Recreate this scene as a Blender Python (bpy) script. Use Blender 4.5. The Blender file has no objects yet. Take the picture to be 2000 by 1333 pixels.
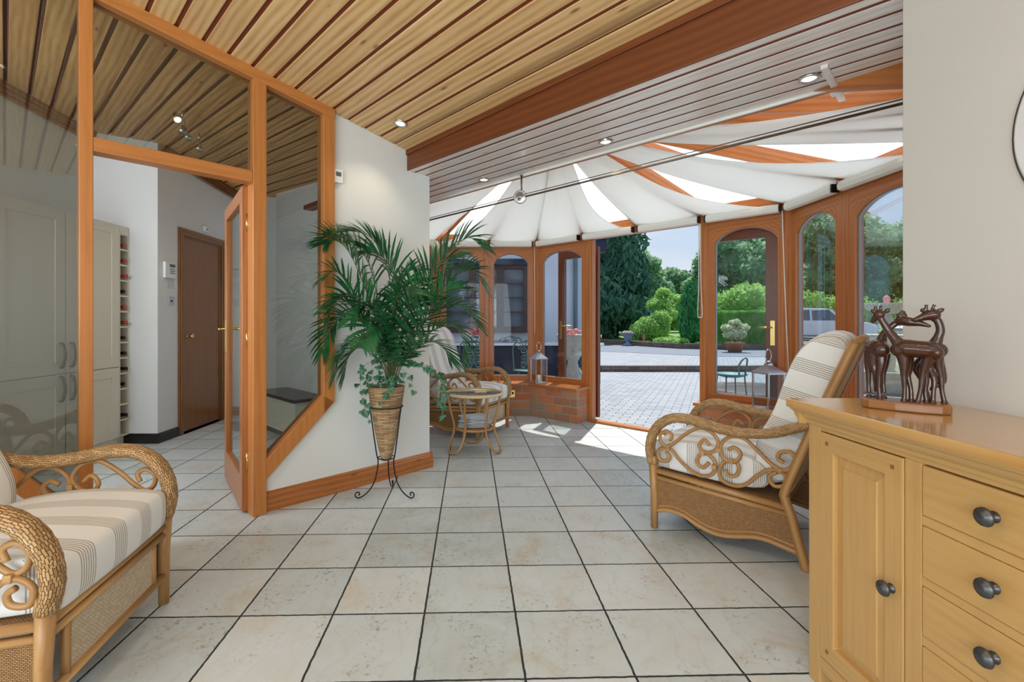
import bpy, bmesh, math, random
import numpy as np
from mathutils import Vector, Matrix, noise

PI = math.pi
R2 = math.sqrt(2.0)
random.seed(7)
SC = bpy.context.scene
COL = SC.collection

# ------------------------------------------------------------------ camera
CAM_H = 1.12
FPX, CU, CV = 935.0, 944.0, 629.0          # focal length and principal point, in pixels of 2000x1333
cam_d = bpy.data.cameras.new('camera')
cam_d.sensor_width = 36.0
cam_d.lens = FPX / 2000.0 * 36.0
cam_d.shift_x = (1000.0 - CU) / 2000.0
cam_d.shift_y = (CV - 666.5) / 2000.0
cam_d.clip_start = 0.02
cam_d.clip_end = 400
cam = bpy.data.objects.new('camera', cam_d)
COL.objects.link(cam)
cam.location = (0, 0, CAM_H)
cam.rotation_euler = (PI / 2, 0, 0)
SC.camera = cam

# ------------------------------------------------------------------ colour management
SC.view_settings.view_transform = 'Standard'
SC.view_settings.look = 'None'
SC.view_settings.gamma = 1
SC.view_settings.use_curve_mapping = False
SC.view_settings.exposure = 0.48

# ------------------------------------------------------------------ sky
W = bpy.data.worlds.new('sky')
SC.world = W
W.use_nodes = True
nt = W.node_tree
nt.nodes.clear()
wo = nt.nodes.new('ShaderNodeOutputWorld')
bg = nt.nodes.new('ShaderNodeBackground')
tc = nt.nodes.new('ShaderNodeTexCoord')
sp = nt.nodes.new('ShaderNodeSeparateXYZ')
nt.links.new(tc.outputs['Generated'], sp.inputs[0])
rampn = nt.nodes.new('ShaderNodeValToRGB')
el = rampn.color_ramp.elements
el[0].position = 0.0
el[0].color = (0.78, 0.88, 1.0, 1)
el[1].position = 0.75
el[1].color = (0.26, 0.50, 0.95, 1)
e2 = el.new(0.25)
e2.color = (0.50, 0.71, 1.0, 1)
nt.links.new(sp.outputs['Z'], rampn.inputs[0])
nz = nt.nodes.new('ShaderNodeTexNoise')
nz.inputs['Scale'].default_value = 2.4
nz.inputs['Detail'].default_value = 6
mp = nt.nodes.new('ShaderNodeMapping')
mp.inputs['Scale'].default_value = (1, 1, 3.2)
nt.links.new(tc.outputs['Generated'], mp.inputs[0])
nt.links.new(mp.outputs[0], nz.inputs['Vector'])
cr = nt.nodes.new('ShaderNodeValToRGB')
cr.color_ramp.elements[0].position = 0.42
cr.color_ramp.elements[1].position = 0.72
nt.links.new(nz.outputs[0], cr.inputs[0])
mx = nt.nodes.new('ShaderNodeMix')
mx.data_type = 'RGBA'
mx.inputs[7].default_value = (1.0, 1.0, 1.0, 1)
nt.links.new(cr.outputs[0], mx.inputs[0])
nt.links.new(rampn.outputs[0], mx.inputs[6])
nt.links.new(mx.outputs[2], bg.inputs[0])
bg.inputs[1].default_value = 0.64
nt.links.new(bg.outputs[0], wo.inputs[0])

# ------------------------------------------------------------------ sun and added fill lamps
def add_light(name, kind, energy, loc, target=None, size=0.1, size_y=None, color=(1, 1, 1), rot=None, spot=None):
    d = bpy.data.lights.new(name, kind)
    d.energy = energy
    d.color = color
    if kind == 'AREA':
        d.shape = 'RECTANGLE'
        d.size = size
        d.size_y = size_y or size
    elif kind in ('POINT', 'SPOT'):
        d.shadow_soft_size = size
    if kind == 'SPOT':
        d.spot_size = spot or 1.9
        d.spot_blend = 0.8
    o = bpy.data.objects.new(name, d)
    COL.objects.link(o)
    o.location = loc
    if target is not None:
        o.rotation_euler = (Vector(target) - Vector(loc)).to_track_quat('-Z', 'Y').to_euler()
    return o

sun = add_light('sun', 'SUN', 4.6, (6, 12, 20), color=(1.0, 0.96, 0.88))
sun.data.angle = 0.009
sdir = Vector((-0.40 * math.cos(math.radians(62)), -0.917 * math.cos(math.radians(62)), -math.sin(math.radians(62))))
sun.rotation_euler = sdir.to_track_quat('-Z', 'Y').to_euler()
# area lamps added as interior fill, behind the camera and inside the kitchen
add_light('fill_area_back', 'AREA', 125, (-1.2, -2.35, 1.45), (-0.3, 2.5, 3.3), 4.1, 1.85, (0.86, 0.94, 1.0))
add_light('fill_area_kitchen', 'AREA', 40, (-3.35, 1.75, 1.9), (-2.4, 5.0, 0.9), 0.9, 1.1, (0.80, 0.90, 1.0))

# ------------------------------------------------------------------ mesh building helpers
class MB:
    def __init__(s):
        s.v = []; s.f = []; s.uv = []; s.sm = []
    def add(s, verts, faces, uvs, smooth=False):
        n = len(s.v)
        s.v.extend([tuple(p) for p in verts])
        for f, u in zip(faces, uvs):
            s.f.append([i + n for i in f]); s.uv.append(u); s.sm.append(smooth)
        return s
    def obox(s, c, hx, hy, hz):
        """box with centre c and three half-axis vectors"""
        c = Vector(c); ax = [Vector(hx), Vector(hy), Vector(hz)]
        L = [a.length for a in ax]
        lng = L.index(max(L))
        V = []
        for k in range(8):
            sg = [(1 if k & (1 << i) else -1) for i in range(3)]
            V.append(c + ax[0] * sg[0] + ax[1] * sg[1] + ax[2] * sg[2])
        F = [(0, 4, 6, 2), (1, 3, 7, 5), (0, 1, 5, 4), (2, 6, 7, 3), (0, 2, 3, 1), (4, 5, 7, 6)]
        fx = [0, 0, 1, 1, 2, 2]
        if ax[0].cross(ax[1]).dot(ax[2]) < 0:
            F = [tuple(reversed(f)) for f in F]
        ou, ov = random.random() * 9, random.random() * 9
        U = []
        for f, nax in zip(F, fx):
            o = [i for i in range(3) if i != nax]
            ui = lng if lng in o else o[0]
            vi = o[0] if o[1] == ui else o[1]
            U.append([((1 if i & (1 << ui) else -1) * L[ui] + ou, (1 if i & (1 << vi) else -1) * L[vi] + ov + nax * .37) for i in f])
        return s.add(V, F, U)
    def box(s, x0, x1, y0, y1, z0, z1):
        return s.obox(((x0 + x1) / 2, (y0 + y1) / 2, (z0 + z1) / 2), ((x1 - x0) / 2, 0, 0), (0, (y1 - y0) / 2, 0), (0, 0, (z1 - z0) / 2))
    def beam(s, a, b, w, h, up=(0, 0, 1), e0=0, e1=0):
        """bar from a to b, w wide sideways, h high along up"""
        a = Vector(a); b = Vector(b); d = (b - a).normalized()
        a = a - d * e0; b = b + d * e1
        side = d.cross(Vector(up)).normalized()
        u = side.cross(d).normalized()
        return s.obox((a + b) / 2, (b - a) / 2, side * (w / 2), u * (h / 2))
    def tube(s, pts, r, n=8, closed=False, smooth=True, cap=True, flat=None):
        pts = [Vector(p) for p in pts]
        m = len(pts)
        rr = r if isinstance(r, (list, tuple)) else [r] * m
        T = []
        for i in range(m):
            if closed: t = pts[(i + 1) % m] - pts[i - 1]
            else: t = pts[min(i + 1, m - 1)] - pts[max(i - 1, 0)]
            T.append(t.normalized() if t.length > 1e-9 else Vector((0, 0, 1)))
        up = Vector((0, 0, 1)) if abs(T[0].z) < .9 else Vector((1, 0, 0))
        if flat is not None: up = Vector(flat)
        N = (up - T[0] * up.dot(T[0])).normalized()
        V = []; L = 0; Ls = []
        for i in range(m):
            if i:
                L += (pts[i] - pts[i - 1]).length
                N = (N - T[i] * N.dot(T[i]))
                N = N.normalized() if N.length > 1e-6 else Vector((1, 0, 0))
            Ls.append(L)
            B = T[i].cross(N)
            for k in range(n):
                a = 2 * PI * k / n
                V.append(pts[i] + (N * math.cos(a) + B * math.sin(a)) * rr[i])
        F = []; U = []
        for i in range(m if closed else m - 1):
            j = (i + 1) % m
            lj = Ls[j] if j else L + (pts[0] - pts[-1]).length
            for k in range(n):
                k2 = (k + 1) % n
                F.append((i * n + k, i * n + k2, j * n + k2, j * n + k))
                w = 2 * PI * max(rr[i], .002)
                U.append([(Ls[i], w * k / n), (Ls[i], w * (k + 1) / n), (lj, w * (k + 1) / n), (lj, w * k / n)])
        if cap and not closed:
            F.append(tuple(range(n - 1, -1, -1))); U.append([(0, 0)] * n)
            F.append(tuple(range((m - 1) * n, m * n))); U.append([(0, 0)] * n)
        return s.add(V, F, U, smooth)
    def lathe(s, prof, c=(0, 0, 0), n=24, smooth=True, axis=None):
        """prof: (r, z) from bottom to top"""
        c = Vector(c)
        M3 = Matrix.Identity(3) if axis is None else Vector((0, 0, 1)).rotation_difference(Vector(axis)).to_matrix()
        V = []; F = []; U = []; Ls = [0]
        for i in range(1, len(prof)):
            Ls.append(Ls[-1] + math.hypot(prof[i][0] - prof[i - 1][0], prof[i][1] - prof[i - 1][1]))
        for r, z in prof:
            for k in range(n):
                a = 2 * PI * k / n
                V.append(c + M3 @ Vector((r * math.cos(a), r * math.sin(a), z)))
        rm = max(p[0] for p in prof)
        for i in range(len(prof) - 1):
            for k in range(n):
                k2 = (k + 1) % n
                F.append((i * n + k, i * n + k2, (i + 1) * n + k2, (i + 1) * n + k))
                w = 2 * PI * rm / n
                U.append([(w * k, Ls[i]), (w * (k + 1), Ls[i]), (w * (k + 1), Ls[i + 1]), (w * k, Ls[i + 1])])
        if prof[0][0] > 1e-6:
            F.append(tuple(range(n - 1, -1, -1))); U.append([(0, 0)] * n)
        if prof[-1][0] > 1e-6:
            o = (len(prof) - 1) * n
            F.append(tuple(range(o, o + n))); U.append([(0, 0)] * n)
        return s.add(V, F, U, smooth)
    def prism(s, poly, o, ex, ey, ez):
        """2D polygon (list of (a,b)) in plane o + a*ex + b*ey, extruded by vector ez"""
        o = Vector(o); ex = Vector(ex); ey = Vector(ey); ez = Vector(ez)
        n = len(poly)
        V = [o + ex * a + ey * b for a, b in poly] + [o + ex * a + ey * b + ez for a, b in poly]
        area = sum(poly[i][0] * poly[(i + 1) % n][1] - poly[(i + 1) % n][0] * poly[i][1] for i in range(n))
        flip = (area * ex.cross(ey).dot(ez)) < 0
        F = [tuple(range(n - 1, -1, -1)), tuple(range(n, 2 * n))]
        xs = [p_[0] for p_ in poly]; ys = [p_[1] for p_ in poly]
        tall = (max(ys) - min(ys)) > (max(xs) - min(xs))
        ou, ov = random.random() * 7, random.random() * 7
        cu = (lambda p_: (p_[1] + ou, p_[0] + ov)) if tall else (lambda p_: (p_[0] + ou, p_[1] + ov))
        U = [[cu(poly[i]) for i in range(n - 1, -1, -1)], [cu(p_) for p_ in poly]]
        acc = 0
        for i in range(n):
            j = (i + 1) % n
            l = math.hypot(poly[i][0] - poly[j][0], poly[i][1] - poly[j][1]); t = ez.length
            F.append((i, j, j + n, i + n))
            if t > l: U.append([(ou, acc + ov), (ou, acc + l + ov), (t + ou, acc + l + ov), (t + ou, acc + ov)])
            else: U.append([(acc + ou, ov), (acc + l + ou, ov), (acc + l + ou, t + ov), (acc + ou, t + ov)])
            acc += l
        if flip:
            F = [tuple(reversed(f)) for f in F]; U = [list(reversed(u)) for u in U]
        return s.add(V, F, U)
    def ring(s, outer, inner, o, ex, ey, ez):
        """frame between two polygons with the same number of points"""
        o = Vector(o); ex = Vector(ex); ey = Vector(ey); ez = Vector(ez)
        n = len(outer)
        P = [o + ex * a + ey * b for a, b in outer] + [o + ex * a + ey * b for a, b in inner]
        V = P + [p + ez for p in P]
        t = ez.length
        F = []; U = []; m = 2 * n
        acc = 0; ou, ov = random.random() * 5, random.random() * 5
        for i in range(n):
            j = (i + 1) % n
            l = math.hypot(outer[i][0] - outer[j][0], outer[i][1] - outer[j][1])
            w = math.hypot(outer[i][0] - inner[i][0], outer[i][1] - inner[i][1])
            q = [(acc + ou, ov), (acc + l + ou, ov), (acc + l + ou, w + ov), (acc + ou, w + ov)]
            F += [(j, i, n + i, n + j), (m + i, m + j, m + n + j, m + n + i)]
            U += [[q[1], q[0], q[3], q[2]], q]
            F += [(i, j, m + j, m + i), (n + j, n + i, m + n + i, m + n + j)]
            U += [[(acc, 0), (acc + l, 0), (acc + l, t), (acc, t)], [(acc + l, 0), (acc, 0), (acc, t), (acc + l, t)]]
            acc += l
        area = sum(outer[i][0] * outer[(i + 1) % n][1] - outer[(i + 1) % n][0] * outer[i][1] for i in range(n))
        if area * ex.cross(ey).dot(ez) < 0:
            F = [tuple(reversed(f)) for f in F]; U = [list(reversed(u)) for u in U]
        return s.add(V, F, U)
    def grid(s, fn, nu, nv, smooth=True, uvf=None):
        V = []; F = []; U = []
        for i in range(nu + 1):
            for j in range(nv + 1):
                V.append(fn(i / nu, j / nv))
        k = nv + 1
        uvf = uvf or (lambda a, b: (a, b))
        for i in range(nu):
            for j in range(nv):
                F.append((i * k + j, (i + 1) * k + j, (i + 1) * k + j + 1, i * k + j + 1))
                U.append([uvf(i / nu, j / nv), uvf((i + 1) / nu, j / nv), uvf((i + 1) / nu, (j + 1) / nv), uvf(i / nu, (j + 1) / nv)])
        return s.add(V, F, U, smooth)
    def ball(s, c, r, n=10, m=7):
        rx, ry, rz = r if isinstance(r, (tuple, list)) else (r, r, r)
        c = Vector(c)
        return s.grid(lambda a, b: c + Vector((rx * math.sin(PI * b) * math.cos(2 * PI * a), ry * math.sin(PI * b) * math.sin(2 * PI * a), -rz * math.cos(PI * b))), n, m)
    def xform(s, M):
        s.v = [tuple(M @ Vector(p)) for p in s.v]
        return s

PARENT_M = {}
def obj(name, mb, mat, parent=None, world=False, bevel=0, smooth_all=False, solid=0, subsurf=0, remesh=0, seg=2):
    v = mb.v
    if world and parent is not None:
        Mi = PARENT_M[parent.name].inverted()
        v = [tuple(Mi @ Vector(p)) for p in v]
    me = bpy.data.meshes.new(name)
    me.from_pydata(v, [], mb.f)
    uvl = me.uv_layers.new(name='UVMap')
    flat = [c for fu in mb.uv for p in fu for c in p]
    if len(flat) == len(me.loops) * 2:
        uvl.data.foreach_set('uv', flat)
    sm = [True] * len(mb.f) if smooth_all else mb.sm
    me.polygons.foreach_set('use_smooth', sm)
    me.materials.append(mat)
    me.update()
    o = bpy.data.objects.new(name, me)
    COL.objects.link(o)
    if parent is not None: o.parent = parent
    if remesh:
        m = o.modifiers.new('fuse', 'REMESH'); m.mode = 'VOXEL'; m.voxel_size = remesh; m.use_smooth_shade = True
        m2 = o.modifiers.new('smooth', 'SMOOTH'); m2.factor = .5; m2.iterations = 3
    if solid:
        m = o.modifiers.new('thick', 'SOLIDIFY'); m.thickness = solid; m.offset = 0
    if bevel:
        m = o.modifiers.new('bevel', 'BEVEL'); m.width = bevel; m.segments = seg; m.limit_method = 'ANGLE'; m.angle_limit = math.radians(38)
        m.harden_normals = False
    if subsurf:
        m = o.modifiers.new('sub', 'SUBSURF'); m.levels = subsurf; m.render_levels = subsurf
    PARENT_M[o.name] = PARENT_M.get(parent.name, Matrix.Identity(4)).copy() if parent is not None else Matrix.Identity(4)
    return o

def thing(name, label, cat, loc=(0, 0, 0), rz=0.0, group=None, scale=1.0):
    o = bpy.data.objects.new(name, None)
    COL.objects.link(o)
    o.location = loc; o.rotation_euler = (0, 0, rz); o.scale = (scale,) * 3
    o.empty_display_size = .05
    o['label'] = label; o['category'] = cat
    if group: o['group'] = group
    PARENT_M[o.name] = Matrix.Translation(Vector(loc)) @ Matrix.Rotation(rz, 4, 'Z') @ Matrix.Scale(scale, 4)
    return o

def tag(o, label, cat, group=None, kind=None):
    o['label'] = label; o['category'] = cat
    if group: o['group'] = group
    if kind: o['kind'] = kind
    return o

def struct(name, mb, mat, parent=None, label=None, **k):
    o = obj(name, mb, mat, parent, **k)
    if parent is None: o['kind'] = 'structure'
    if label: o['label'] = label
    return o

def struct_empty(name, loc=(0, 0, 0), label=None):
    o = bpy.data.objects.new(name, None)
    COL.objects.link(o)
    o.location = loc
    o['kind'] = 'structure'
    if label: o['label'] = label
    PARENT_M[o.name] = Matrix.Translation(Vector(loc))
    return o

def dup(root, loc, rz=0.0, label=None, group=None, scale=None):
    r = root.copy(); COL.objects.link(r)
    r.location = loc; r.rotation_euler = (0, 0, rz)
    if scale is not None: r.scale = (scale,) * 3 if not isinstance(scale, tuple) else scale
    if label: r['label'] = label
    if group: r['group'] = group
    for ch in list(root.children):
        c = ch.copy(); COL.objects.link(c); c.parent = r
        for g in list(ch.children):
            d = g.copy(); COL.objects.link(d); d.parent = c
    return r

def pq(s, q, z=0.0):
    return Vector(((s - q) / R2, (s + q) / R2, z))
EP = Vector((1 / R2, 1 / R2, 0)); EQ = Vector((-1 / R2, 1 / R2, 0)); EZ = Vector((0, 0, 1))

def smooth_path(pts, n=6):
    """Catmull-Rom through the points"""
    P = [Vector(p) for p in pts]
    out = []
    for i in range(len(P) - 1):
        p0 = P[i - 1] if i else P[0] * 2 - P[1]
        p1, p2 = P[i], P[i + 1]
        p3 = P[i + 2] if i + 2 < len(P) else P[-1] * 2 - P[-2]
        for k in range(n):
            t = k / n
            out.append(0.5 * ((2 * p1) + (-p0 + p2) * t + (2 * p0 - 5 * p1 + 4 * p2 - p3) * t * t + (-p0 + 3 * p1 - 3 * p2 + p3) * t ** 3))
    out.append(P[-1])
    return out

# ------------------------------------------------------------------ materials
class NT:
    def __init__(s, name):
        s.m = bpy.data.materials.new(name); s.m.use_nodes = True
        s.t = s.m.node_tree; s.t.nodes.clear()
        s.out = s.n('ShaderNodeOutputMaterial')
        s.b = s.n('ShaderNodeBsdfPrincipled')
        s.l(s.b.outputs[0], s.out.inputs[0])
        s.tc = s.n('ShaderNodeTexCoord')
    def n(s, k, **kw):
        x = s.t.nodes.new(k)
        for a, b in kw.items(): setattr(x, a, b)
        return x
    def l(s, a, b): s.t.links.new(a, b)
    def mapv(s, src='UV', scale=(1, 1, 1), rot=(0, 0, 0), loc=(0, 0, 0)):
        m = s.n('ShaderNodeMapping')
        m.inputs['Scale'].default_value = scale; m.inputs['Rotation'].default_value = rot; m.inputs['Location'].default_value = loc
        s.l(s.tc.outputs[src], m.inputs[0]); return m.outputs[0]
    def noise(s, vec, scale=5, detail=4, rough=.5, dist=0):
        x = s.n('ShaderNodeTexNoise')
        x.inputs['Scale'].default_value = scale; x.inputs['Detail'].default_value = detail
        x.inputs['Roughness'].default_value = rough; x.inputs['Distortion'].default_value = dist
        if vec is not None: s.l(vec, x.inputs['Vector'])
        return x.outputs[0]
    def ramp(s, fac, stops):
        x = s.n('ShaderNodeValToRGB')
        e = x.color_ramp.elements
        while len(e) < len(stops): e.new(.5)
        for i, (p, c) in enumerate(stops):
            e[i].position = p; e[i].color = (c[0], c[1], c[2], 1) if not isinstance(c, (int, float)) else (c, c, c, 1)
        s.l(fac, x.inputs[0]); return x.outputs[0]
    def mix(s, fac, a, b, mode='MIX'):
        x = s.n('ShaderNodeMix', data_type='RGBA', blend_type=mode)
        for k, v in ((0, fac), (6, a), (7, b)):
            if isinstance(v, (int, float)): x.inputs[k].default_value = v if k == 0 else (v, v, v, 1)
            elif isinstance(v, tuple): x.inputs[k].default_value = (v[0], v[1], v[2], 1)
            else: s.l(v, x.inputs[k])
        return x.outputs[2]
    def math(s, op, a, b=None):
        x = s.n('ShaderNodeMath', operation=op)
        for k, v in ((0, a), (1, b)):
            if v is None: continue
            if isinstance(v, (int, float)): x.inputs[k].default_value = v
            else: s.l(v, x.inputs[k])
        return x.outputs[0]
    def bump(s, h, strength=.3, dist=.01):
        x = s.n('ShaderNodeBump'); x.inputs['Strength'].default_value = strength; x.inputs['Distance'].default_value = dist
        s.l(h, x.inputs['Height']); s.l(x.outputs[0], s.b.inputs['Normal'])
    def col(s, c):
        if isinstance(c, tuple): s.b.inputs['Base Color'].default_value = (c[0], c[1], c[2], 1)
        else: s.l(c, s.b.inputs['Base Color'])
    def set(s, rough=None, metal=None, spec=None, coat=None, sheen=None):
        if rough is not None: s.b.inputs['Roughness'].default_value = rough
        if metal is not None: s.b.inputs['Metallic'].default_value = metal
        if spec is not None: s.b.inputs['Specular IOR Level'].default_value = spec
        if coat is not None:
            s.b.inputs['Coat Weight'].default_value = coat; s.b.inputs['Coat Roughness'].default_value = .15
        return s.m

def wood(name, light, mid, dark, rough=.4, coat=0.0, scale=1.0, knots=0.0, board=0.35, con=1.0, wv=.28):
    k = NT(name)
    light = tuple(m_ + (l_ - m_) * con for l_, m_ in zip(light, mid)); dark = tuple(m_ + (d_ - m_) * con for d_, m_ in zip(dark, mid))
    v = k.mapv('UV', (1.2 * scale, 14 * scale, 1))
    n1 = k.noise(v, 2.2, 6, .62, .6)
    v2 = k.mapv('UV', (3.0 * scale, 90 * scale, 1))
    n2 = k.noise(v2, 3, 3, .5, .2)
    w = k.n('ShaderNodeTexWave', wave_type='BANDS', bands_direction='Y')
    w.inputs['Scale'].default_value = 5.0 * scale; w.inputs['Distortion'].default_value = 7; w.inputs['Detail'].default_value = 2; w.inputs['Detail Scale'].default_value = .5
    k.l(k.mapv('UV', (.35, 1.6, 1)), w.inputs['Vector'])
    f = k.math('ADD', k.math('MULTIPLY', n1, .62), k.math('MULTIPLY', w.outputs[1], wv))
    f = k.math('ADD', f, k.math('MULTIPLY', n2, .42 - wv))
    c = k.ramp(f, [(.25, dark), (.50, mid), (.78, light)])
    if board:   # slow change from board to board
        n3 = k.noise(k.mapv('UV', (.15, 1.1, 1)), 1.3, 1, .5)
        c = k.mix(k.math('MULTIPLY', k.ramp(n3, [(.35, 0.0), (.68, 1.0)]), board), c, k.mix(.5, c, dark))
    if knots:
        vo = k.n('ShaderNodeTexVoronoi'); vo.inputs['Scale'].default_value = 1.0
        k.l(k.mapv('UV', (3.0, 9, 1)), vo.inputs['Vector'])
        kf = k.ramp(vo.outputs['Distance'], [(.04, 1.0), (.11, 0.0)])
        c = k.mix(k.math('MULTIPLY', kf, knots), c, (dark[0] * .45, dark[1] * .35, dark[2] * .3))
    k.col(c)
    k.bump(f, .06, .002)
    return k.set(rough, coat=coat)

def plain(name, c, rough=.6, metal=0.0, spec=None, coat=None, nscale=0, namt=.1):
    k = NT(name)
    if nscale:
        n = k.noise(k.mapv('Object'), nscale, 4)
        k.col(k.mix(n, tuple(x * (1 - namt) for x in c), tuple(min(1, x * (1 + namt)) for x in c)))
    else: k.col(c)
    return k.set(rough, metal, spec, coat)

M = {}
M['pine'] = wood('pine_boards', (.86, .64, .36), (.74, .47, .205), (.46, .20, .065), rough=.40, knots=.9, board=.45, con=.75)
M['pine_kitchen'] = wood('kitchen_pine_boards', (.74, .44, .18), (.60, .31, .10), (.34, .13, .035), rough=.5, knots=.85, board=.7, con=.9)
M['soffit'] = wood('bright_sheen_pine_boards', (.90, .87, .84), (.86, .80, .75), (.62, .46, .36), rough=.24, knots=.5, board=.15, con=.55, coat=.35)  # near-white tone puts the boards' reflected daylight into their colour
M['groove'] = plain('groove_red_brown', (.19, .036, .012), .6)
M['beam'] = wood('beam_redwood', (.21, .060, .015), (.155, .040, .009), (.11, .026, .006), rough=.4, board=.1, con=.7)
M['frame'] = wood('partition_frame_timber', (.62, .26, .075), (.52, .195, .048), (.36, .115, .026), rough=.34, board=.1, con=.6, wv=.15)
M['mahog'] = wood('conservatory_timber', (.58, .22, .060), (.46, .155, .036), (.26, .070, .016), rough=.33, board=.15, con=.65)
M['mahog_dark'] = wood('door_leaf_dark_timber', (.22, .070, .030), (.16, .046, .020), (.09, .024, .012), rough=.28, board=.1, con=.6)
M['skirt'] = wood('skirting_timber', (.54, .215, .060), (.42, .145, .036), (.22, .065, .015), rough=.28, knots=.7, board=.15, con=.6)
M['oak'] = wood('honey_oak', (.66, .42, .165), (.57, .335, .115), (.42, .21, .06), rough=.34, coat=.2, board=.12, scale=1.4, con=.5, wv=.08)
M['oaktop'] = wood('honey_oak_polished_top', (.64, .38, .13), (.55, .30, .09), (.38, .18, .045), rough=.15, coat=.6, board=.25, con=.6)
M['walnut_door'] = wood('brown_veneer', (.34, .155, .055), (.26, .108, .036), (.17, .062, .020), rough=.26, board=.1, con=.6)
M['rattan'] = wood('rattan_cane', (.60, .36, .15), (.46, .245, .085), (.27, .12, .036), rough=.38, board=.15, con=.7)
M['rattan_pale'] = wood('pale_rattan_cane', (.80, .64, .42), (.70, .51, .28), (.50, .31, .13), rough=.4, board=.2, con=.7)
M['giraffe'] = wood('carved_dark_wood', (.15, .052, .022), (.078, .026, .012), (.028, .010, .006), rough=.25, coat=.3, board=0, scale=2.0)
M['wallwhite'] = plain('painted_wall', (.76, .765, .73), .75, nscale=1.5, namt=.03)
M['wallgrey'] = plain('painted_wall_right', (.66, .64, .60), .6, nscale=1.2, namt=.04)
M['kwall'] = plain('kitchen_wall_paint', (.74, .745, .73), .7, nscale=1.5, namt=.03)
M['cream'] = plain('cream_cabinet_paint', (.70, .65, .54), .4)
M['black'] = plain('black_metal', (.02, .02, .022), .4, .6)
M['blackgloss'] = plain('black_plinth', (.015, .013, .013), .25)
M['pewter'] = plain('dark_pewter', (.11, .115, .12), .38, .85)
M['steel'] = plain('brushed_steel', (.62, .62, .62), .25, 1.0)
M['brass'] = plain('polished_brass', (.72, .50, .18), .22, 1.0)
M['bronze'] = plain('dark_bronze', (.16, .12, .08), .35, .9)
M['white'] = plain('white_plastic', (.82, .82, .80), .4)
M['offwhite'] = plain('blind_fabric_white', (.80, .79, .72), .7)
M['grey'] = plain('grey_plastic', (.30, .31, .33), .4)
M['lcd'] = plain('display_grey', (.12, .14, .15), .2)
M['soil'] = plain('dark_soil', (.02, .015, .01), .9)
M['paper'] = plain('newsprint', (.60, .61, .62), .8, nscale=60, namt=.35)
M['mirror'] = plain('white_painted_mirror_face', (.93, .95, .97), .10, 0.0, coat=1.0)  # white base colour stands in for a bright reflection
M['candle'] = plain('candle_wax', (.88, .86, .80), .4)
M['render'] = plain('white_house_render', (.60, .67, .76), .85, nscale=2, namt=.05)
M['darkwin'] = plain('dark_brown_window_timber', (.060, .035, .030), .5)
M['navy'] = plain('dark_blue_matt', (.018, .030, .060), .8)
M['verdigris'] = plain('verdigris_cast_metal', (.09, .17, .17), .45, .5, nscale=30, namt=.3)
M['stone'] = plain('weathered_stone', (.44, .45, .42), .85, nscale=14, namt=.35)
M['fstone'] = plain('fountain_stone', (.52, .52, .40), .85, nscale=10, namt=.35)
M['urnblue'] = plain('blue_grey_urn', (.16, .23, .33), .5)
M['terra'] = plain('terracotta', (.38, .15, .08), .8)
M['carwhite'] = plain('white_car_paint', (.80, .82, .85), .25, coat=.8)
M['carglass'] = plain('car_window', (.10, .15, .20), .08)
M['tyre'] = plain('tyre_rubber', (.02, .02, .02), .7)
M['asphalt'] = plain('asphalt_drive', (.16, .185, .225), .9, nscale=3, namt=.12)
M['bark'] = plain('bark', (.10, .065, .04), .9)
M['flower_red'] = plain('red_flowers', (.55, .03, .03), .6)
M['flower_pale'] = plain('pale_flowers', (.80, .62, .35), .6)
M['flower_pink'] = plain('pink_flowers', (.80, .30, .28), .6)
M['label_red'] = plain('red_capsule', (.45, .05, .025), .35)
M['bottle'] = plain('dark_bottle_glass', (.012, .018, .012), .08)

def glass(name, tint=(1, 1, 1), refl=.12, rough=0.0, lo=.04):
    k = NT(name)
    k.t.nodes.remove(k.b)
    tr = k.n('ShaderNodeBsdfTransparent'); tr.inputs[0].default_value = (*tint, 1)
    gl = k.n('ShaderNodeBsdfGlossy'); gl.inputs['Roughness'].default_value = rough
    lw = k.n('ShaderNodeLayerWeight'); lw.inputs[0].default_value = .25
    f = k.math('ADD', k.math('MULTIPLY', lw.outputs['Fresnel'], refl), lo)
    ms = k.n('ShaderNodeMixShader'); k.l(f, ms.inputs[0]); k.l(tr.outputs[0], ms.inputs[1]); k.l(gl.outputs[0], ms.inputs[2])
    k.l(ms.outputs[0], k.out.inputs[0]); return k.m
M['glass'] = glass('window_glass', (.96, .98, .985), .30, 0, .004)
M['glass_dark'] = glass('partition_glass', (.66, .68, .66), .8, 0, .06)
M['glass_table'] = glass('table_glass', (.80, .86, .86), .8, 0, .08)
M['water'] = glass('falling_water', (.93, .96, .97), .5, .2, .30)

def fabric_glow(name, c, tl, tr=0.0, mixf=.5, emit=0):
    k = NT(name)
    k.t.nodes.remove(k.b)
    d = k.n('ShaderNodeBsdfDiffuse'); d.inputs[0].default_value = (*c, 1)
    t = k.n('ShaderNodeBsdfTranslucent'); t.inputs[0].default_value = (*tl, 1)
    m1 = k.n('ShaderNodeMixShader'); m1.inputs[0].default_value = mixf
    k.l(d.outputs[0], m1.inputs[1]); k.l(t.outputs[0], m1.inputs[2])
    last = m1.outputs[0]
    if tr:
        p = k.n('ShaderNodeBsdfTransparent'); m2 = k.n('ShaderNodeMixShader'); m2.inputs[0].default_value = tr
        k.l(last, m2.inputs[1]); k.l(p.outputs[0], m2.inputs[2]); last = m2.outputs[0]
    k.l(last, k.out.inputs[0]); return k.m
M['sail'] = fabric_glow('sail_blind_fabric', (.90, .91, .88), (.92, .95, .94), 0, .52)
M['rooflight'] = fabric_glow('opal_roof_glazing', (.85, .88, .90), (.97, .98, .99), .10, .95)

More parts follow.
